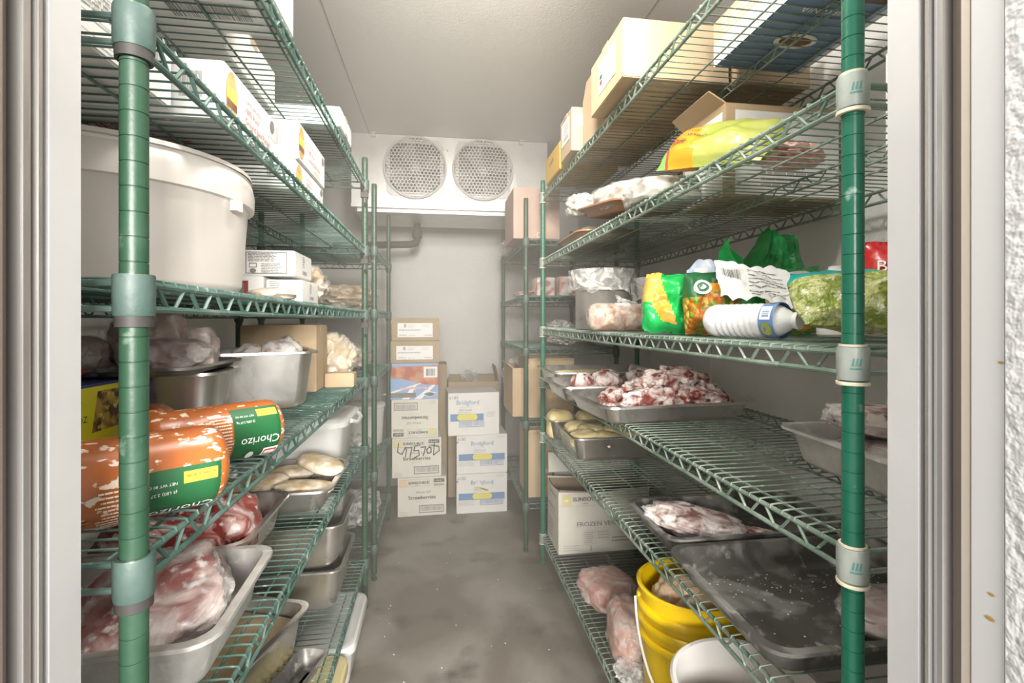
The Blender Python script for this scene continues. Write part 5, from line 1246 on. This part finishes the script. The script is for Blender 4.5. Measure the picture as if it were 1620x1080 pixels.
# ------------------------------------------------------------------ stacks on the floor
def pr_straw(P, W, Hh, logo=M_YELL):
    P.frame(W * .04, Hh * .77, W * .66, Hh * .95, .002, M_MIDP); P.rect(W * .05, Hh * .78, W * .20, Hh * .94, logo); P.text(W * .22, Hh * .83, 'SUNSOURCE', Hh * .095, M_BLACK, width=W * .42, bold=.0008); P.text(W * .36, Hh * .785, 'MERIT', Hh * .04, M_GREYP)
    P.rect(W * .74, Hh * .86, W * .96, Hh * .95, M_BLACK); P.text(W * .755, Hh * .875, '18687', Hh * .08, M_CBOX, width=W * .19); P.text(W * .745, Hh * .765, '00360', Hh * .09, M_BLACK, width=W * .21)
    P.text(W * .52, Hh * .59, 'Whole IQF', Hh * .085, M_GREYP, 'C', .15); P.text(W * .50, Hh * .44, 'Strawberries', Hh * .13, M_BLACK, 'C', 0, W * .56, .0006); P.text(W * .50, Hh * .37, 'GRADE A LARGE', Hh * .04, M_MIDP, 'C')
    P.bars(W * .44, Hh * .08, W * .95, Hh * .28, M_GREYP, None, 4, .005, 30); P.lines(W * .05, Hh * .03, W * .22, Hh * .14, 3, M_MIDP, 3, .3)
def pr_scribble(P, W, Hh):
    pr_straw(P, W, Hh)
    def stroke(pts, t=.006):
        l = P.lift()
        for (x0, y0), (x1, y1) in zip(pts, pts[1:]):
            a, b = Vector((x0 * W, y0 * Hh)), Vector((x1 * W, y1 * Hh)); n_ = Vector((-(b - a).y, (b - a).x)).normalized() * t / 2; e = (b - a).normalized() * t * .4
            P.mb.add([P.p(*(q), l) for q in (a - n_ - e, b - n_ + e, b + n_ + e, a + n_ - e)], [(0, 1, 2, 3)], M_BLACK)
    stroke([(.13, .88), (.11, .66), (.20, .60), (.27, .78), (.29, .70), (.27, .54)]); stroke([(.30, .76), (.40, .76), (.36, .52)]); stroke([(.56, .82), (.46, .80), (.44, .68), (.54, .68), (.55, .56), (.45, .50)])
    stroke([(.58, .76), (.68, .77), (.63, .54)]); stroke([(.76, .76), (.70, .70), (.72, .60), (.79, .62), (.79, .74), (.75, .76)]); stroke([(.86, .86), (.84, .56)]); stroke([(.82, .80), (.95, .76), (.96, .66), (.84, .55)])
yS = 3.17
def straw(label, x0, x1, z, h, draw, turned=False, rot=0, y=yS, m=None):
    w_ = x1 - x0; o = carton('strawberry_carton', label, w_, .30, h - .002, m or M_CBOX, ((x0 + x1) / 2, y + .15, z), rot, bulge=.002, seam=False)
    box_prints(o, w_, .30, h - .002, [('front', 0, w_, h - .002, turned, draw)]); return o
straw('white carton of strawberries standing on the floor, lowest of its stack', -.250, .052, .0006, .246, lambda P, W, Hh: pr_straw(P, W, Hh, M_ORGPALE), False, radians(1.2))
straw('white carton of strawberries with black handwritten numbers', -.283, .022, .247, .249, pr_scribble, False, radians(.8))
straw('white carton of strawberries standing upside down under the blue box', -.287, .002, .496, .244, pr_straw, True, radians(.8))
M_STRB = mat('strawberry_picture', (.42, .10, .05), .5, c2=(.62, .28, .16), scale=14, lo=.4, hi=.6, c3=(.30, .33, .14), scale3=10, lo3=.64, hi3=.7)
def pr_strb(P, W, Hh):
    # drawn upright, then turned upside down: white rays, berry picture at the bottom, title bar at the top
    P.rect(0, 0, W, Hh, M_BLUEL)
    for a, b in (((0, .55), (.35, 1)), ((.45, .62), (.60, 1)), ((.3, .55), (1, .86)), ((.2, .78), (0, .84))):
        P.poly([(a[0] * W, a[1] * Hh), (a[0] * W + .02, a[1] * Hh), (b[0] * W + .045, b[1] * Hh), (b[0] * W, b[1] * Hh)], M_WHITE)
    P.poly([(0, Hh * .06), (W, Hh * .10), (W, Hh * .42), (W * .75, Hh * .42), (W * .5, Hh * .52), (W * .25, Hh * .60), (0, Hh * .62)], M_STRB)
    P.rect(W * .02, Hh * .10, W * .30, Hh * .40, M_WHITE); P.bars(W * .05, Hh * .13, W * .27, Hh * .37, M_BLACK, None, 3, None, 16)
    P.text(W * .48, Hh * .66, 'Strawberries', Hh * .13, M_WHITE, 'C', .2, W * .56, .003); P.text(W * .48, Hh * .66, 'Strawberries', Hh * .13, M_REDP, 'C', .2, W * .56)
    P.rect(W * .46, Hh * .82, W, Hh * .95, M_GREYP); P.text(W * .56, Hh * .845, 'Whole IQF', Hh * .09, M_YELP, 'L', .2, W * .36)
    P.ell(W * .18, Hh * .87, W * .12, Hh * .065, M_WHITE); P.ell(W * .18, Hh * .87, W * .11, Hh * .055, M_GREYP); P.text(W * .18, Hh * .855, 'Goodness', Hh * .05, M_WHITE, 'C', 0, W * .16)

straw('blue box with a strawberry picture, upside down beneath the two brown cartons', -.300, .004, .740, .228, pr_strb, True, radians(.5), yS, M_BLUEL)
def pr_br(P, W, Hh):
    P.rect(W * .12, Hh * .16, W * .86, Hh * .78, M_WHITE); P.bars(W * .14, Hh * .19, W * .33, Hh * .29, M_GREYP, None, 3); P.bars(W * .67, Hh * .19, W * .85, Hh * .29, M_GREYP, None, 6); P.lines(W * .15, Hh * .42, W * .74, Hh * .54, 1, M_MIDP, 4, .4); P.lines(W * .34, Hh * .58, W * .50, Hh * .73, 2, M_MIDP, 5, .3); P.ell(W * .28, Hh * .66, W * .03, Hh * .09, M_MIDP, 10); P.lines(W * .63, Hh * .6, W * .83, Hh * .74, 2, M_MIDP, 7, .25); P.lines(W * .36, Hh * .2, W * .5, Hh * .27, 1, M_MIDP, 2, .3)
M_TAUPE = mat('taupe_board', (.40, .31, .20), .85, c2=(.45, .35, .23), scale=5, bump=.05, bscale=140)
for x0, x1, z, h, lab in ((-.293, .012, .968, .140, 'brown carton with a white label, lower of two on the strawberry stack'), (-.285, .010, 1.108, .145, 'brown carton with a white label at the very top of the strawberry stack')):
    o = carton('brown_carton', lab, x1 - x0, .30, h - .002, M_TAUPE, ((x0 + x1) / 2, yS + .15, z), radians(.6), bulge=.002, seam=False)
    box_prints(o, x1 - x0, .30, h - .002, [('front', 0, x1 - x0, h - .002, False, pr_br)])
t = MB(); t.grid(lambda a, b: Vector(((a - .5) * .29, (b - .5) * .28, .004 + .016 * sin(a * pi) * b)), 12, 6)
carton('kraft_carton', 'plain dim carton behind the blue strawberry box', .30, .26, .93, M_TAUPE, (-.085, 3.62, 0), 0, seam=False)
def pr_bri(tight, torn=False, full=True):
    def f(P, W, Hh):
        k = .72 if tight else 1
        P.text(W * .02, Hh * .86, '6185', Hh * .11, M_GREYP)
        P.text(W * .16 if tight else W * .28, Hh * .73, 'Bridgford', Hh * .15, M_BLUEP, 'L', 0, W * .44)
        P.text(W * .22 if tight else W * .34, Hh * .655, 'FROZEN DOUGH', Hh * .035, M_MIDP); P.text(W * .20 if tight else W * .33, Hh * .575, 'Old South', Hh * .075, M_BLUEP, 'L', .3)
        P.lines(W * .18 if tight else W * .32, Hh * .53, W * .52 if tight else W * .66, Hh * .56, 1, M_MIDP, 3, .3)
        P.rect(W * .04, Hh * .34, W * (.69 if tight else .95), Hh * .51, M_BLUEM); P.pill(W * (.17 if tight else .31), Hh * .355, W * (.57 if tight else .70), Hh * .505, M_YELP); P.lines(W * (.24 if tight else .38), Hh * .38, W * (.50 if tight else .64), Hh * .49, 5, M_YELL, 4, .4)
        P.bars(W * (.21 if tight else .46), Hh * .20, W * (.70 if tight else .92), Hh * .325, M_BLUEP, None, 4, .003, 26)
        if tight: P.lines(W * .75, Hh * .42, W * .95, Hh * .56, 4, M_MIDP, 5, .3)
        else: P.lines(W * .03, Hh * .2, W * .42, Hh * .32, 5, M_MIDP, 5, .3); P.lines(W * .78, Hh * .9, W * .97, Hh * .98, 3, M_MIDP, 6, .3); P.rect(0, Hh * .80, W * .03, Hh * .84, M_GREYP)
        if torn: P.poly([(W * .36, Hh * .70), (W * .44, Hh * .86), (W * .47, Hh * .74), (W * .62, Hh * .62), (W * .66, Hh * .66), (W * .60, Hh * .54), (W * .40, Hh * .66)], M_WBOX); P.poly([(W * .34, Hh * .64), (W * .52, Hh * .58), (W * .64, Hh * .54), (W * .62, Hh * .60), (W * .38, Hh * .68)], M_YELP)
    return f
M_BLUEM = mat('slate_blue_print', (.17, .30, .53), .6)
def bri(label, x0, x1, y, z, h, draw, rot=0):
    w_ = x1 - x0; o = carton('dough_carton', label, w_, .30, h - .002, M_WBOX, ((x0 + x1) / 2, y + .15, z), rot, bulge=.002, seam=False)
    box_prints(o, w_, .30, h - .002, [('front', 0, w_, h - .002, False, draw)])
bri('white carton with a blue band standing on the floor, torn yellow sticker on its front', .122, .447, 3.165, .0006, .253, pr_bri(False, True), radians(-.3))
bri('white carton with a blue band, middle of the stack of three', .122, .447, 3.165, .254, .250, pr_bri(False), 0)
bri('white carton with a short blue band, tilted on top of the stack of three', .062, .388, 3.15, .504, .272, pr_bri(True), radians(2.2))
open_carton('kraft_carton', 'open tan carton with a raised flap against the back wall', .36, .25, .805, M_TAUPE, M_TAUPE, (.255, 3.60, 0), 0, [('right', .11, -12), ('back', .03, 0)])
lump('film_bunch', 'wisp of clear film sticking out of the open tan carton', crumple(.075, .05, .10, 71, 5, .5, 3.2, 2.0, 0), M_CLEAR, (.235, 3.60, .70), 0, 'film')

fs_ = MB(); R = random.Random(11)
for k in range(60):
    x, y, q = R.uniform(-.26, .48), R.uniform(.75, 3.0), R.uniform(.0012, .0035)
    fs_.lathe([(0, 0), (q, q * .4), (0, q * .9)], 6, Matrix.Translation((x, y, .0004)) @ Matrix.Diagonal((1, R.uniform(.5, 1.6), 1, 1)))
o = obj('frost_specks', fs_, M_WHITE); tag(o, 'scattered white frost specks on the aisle floor', 'ice', kind='stuff')
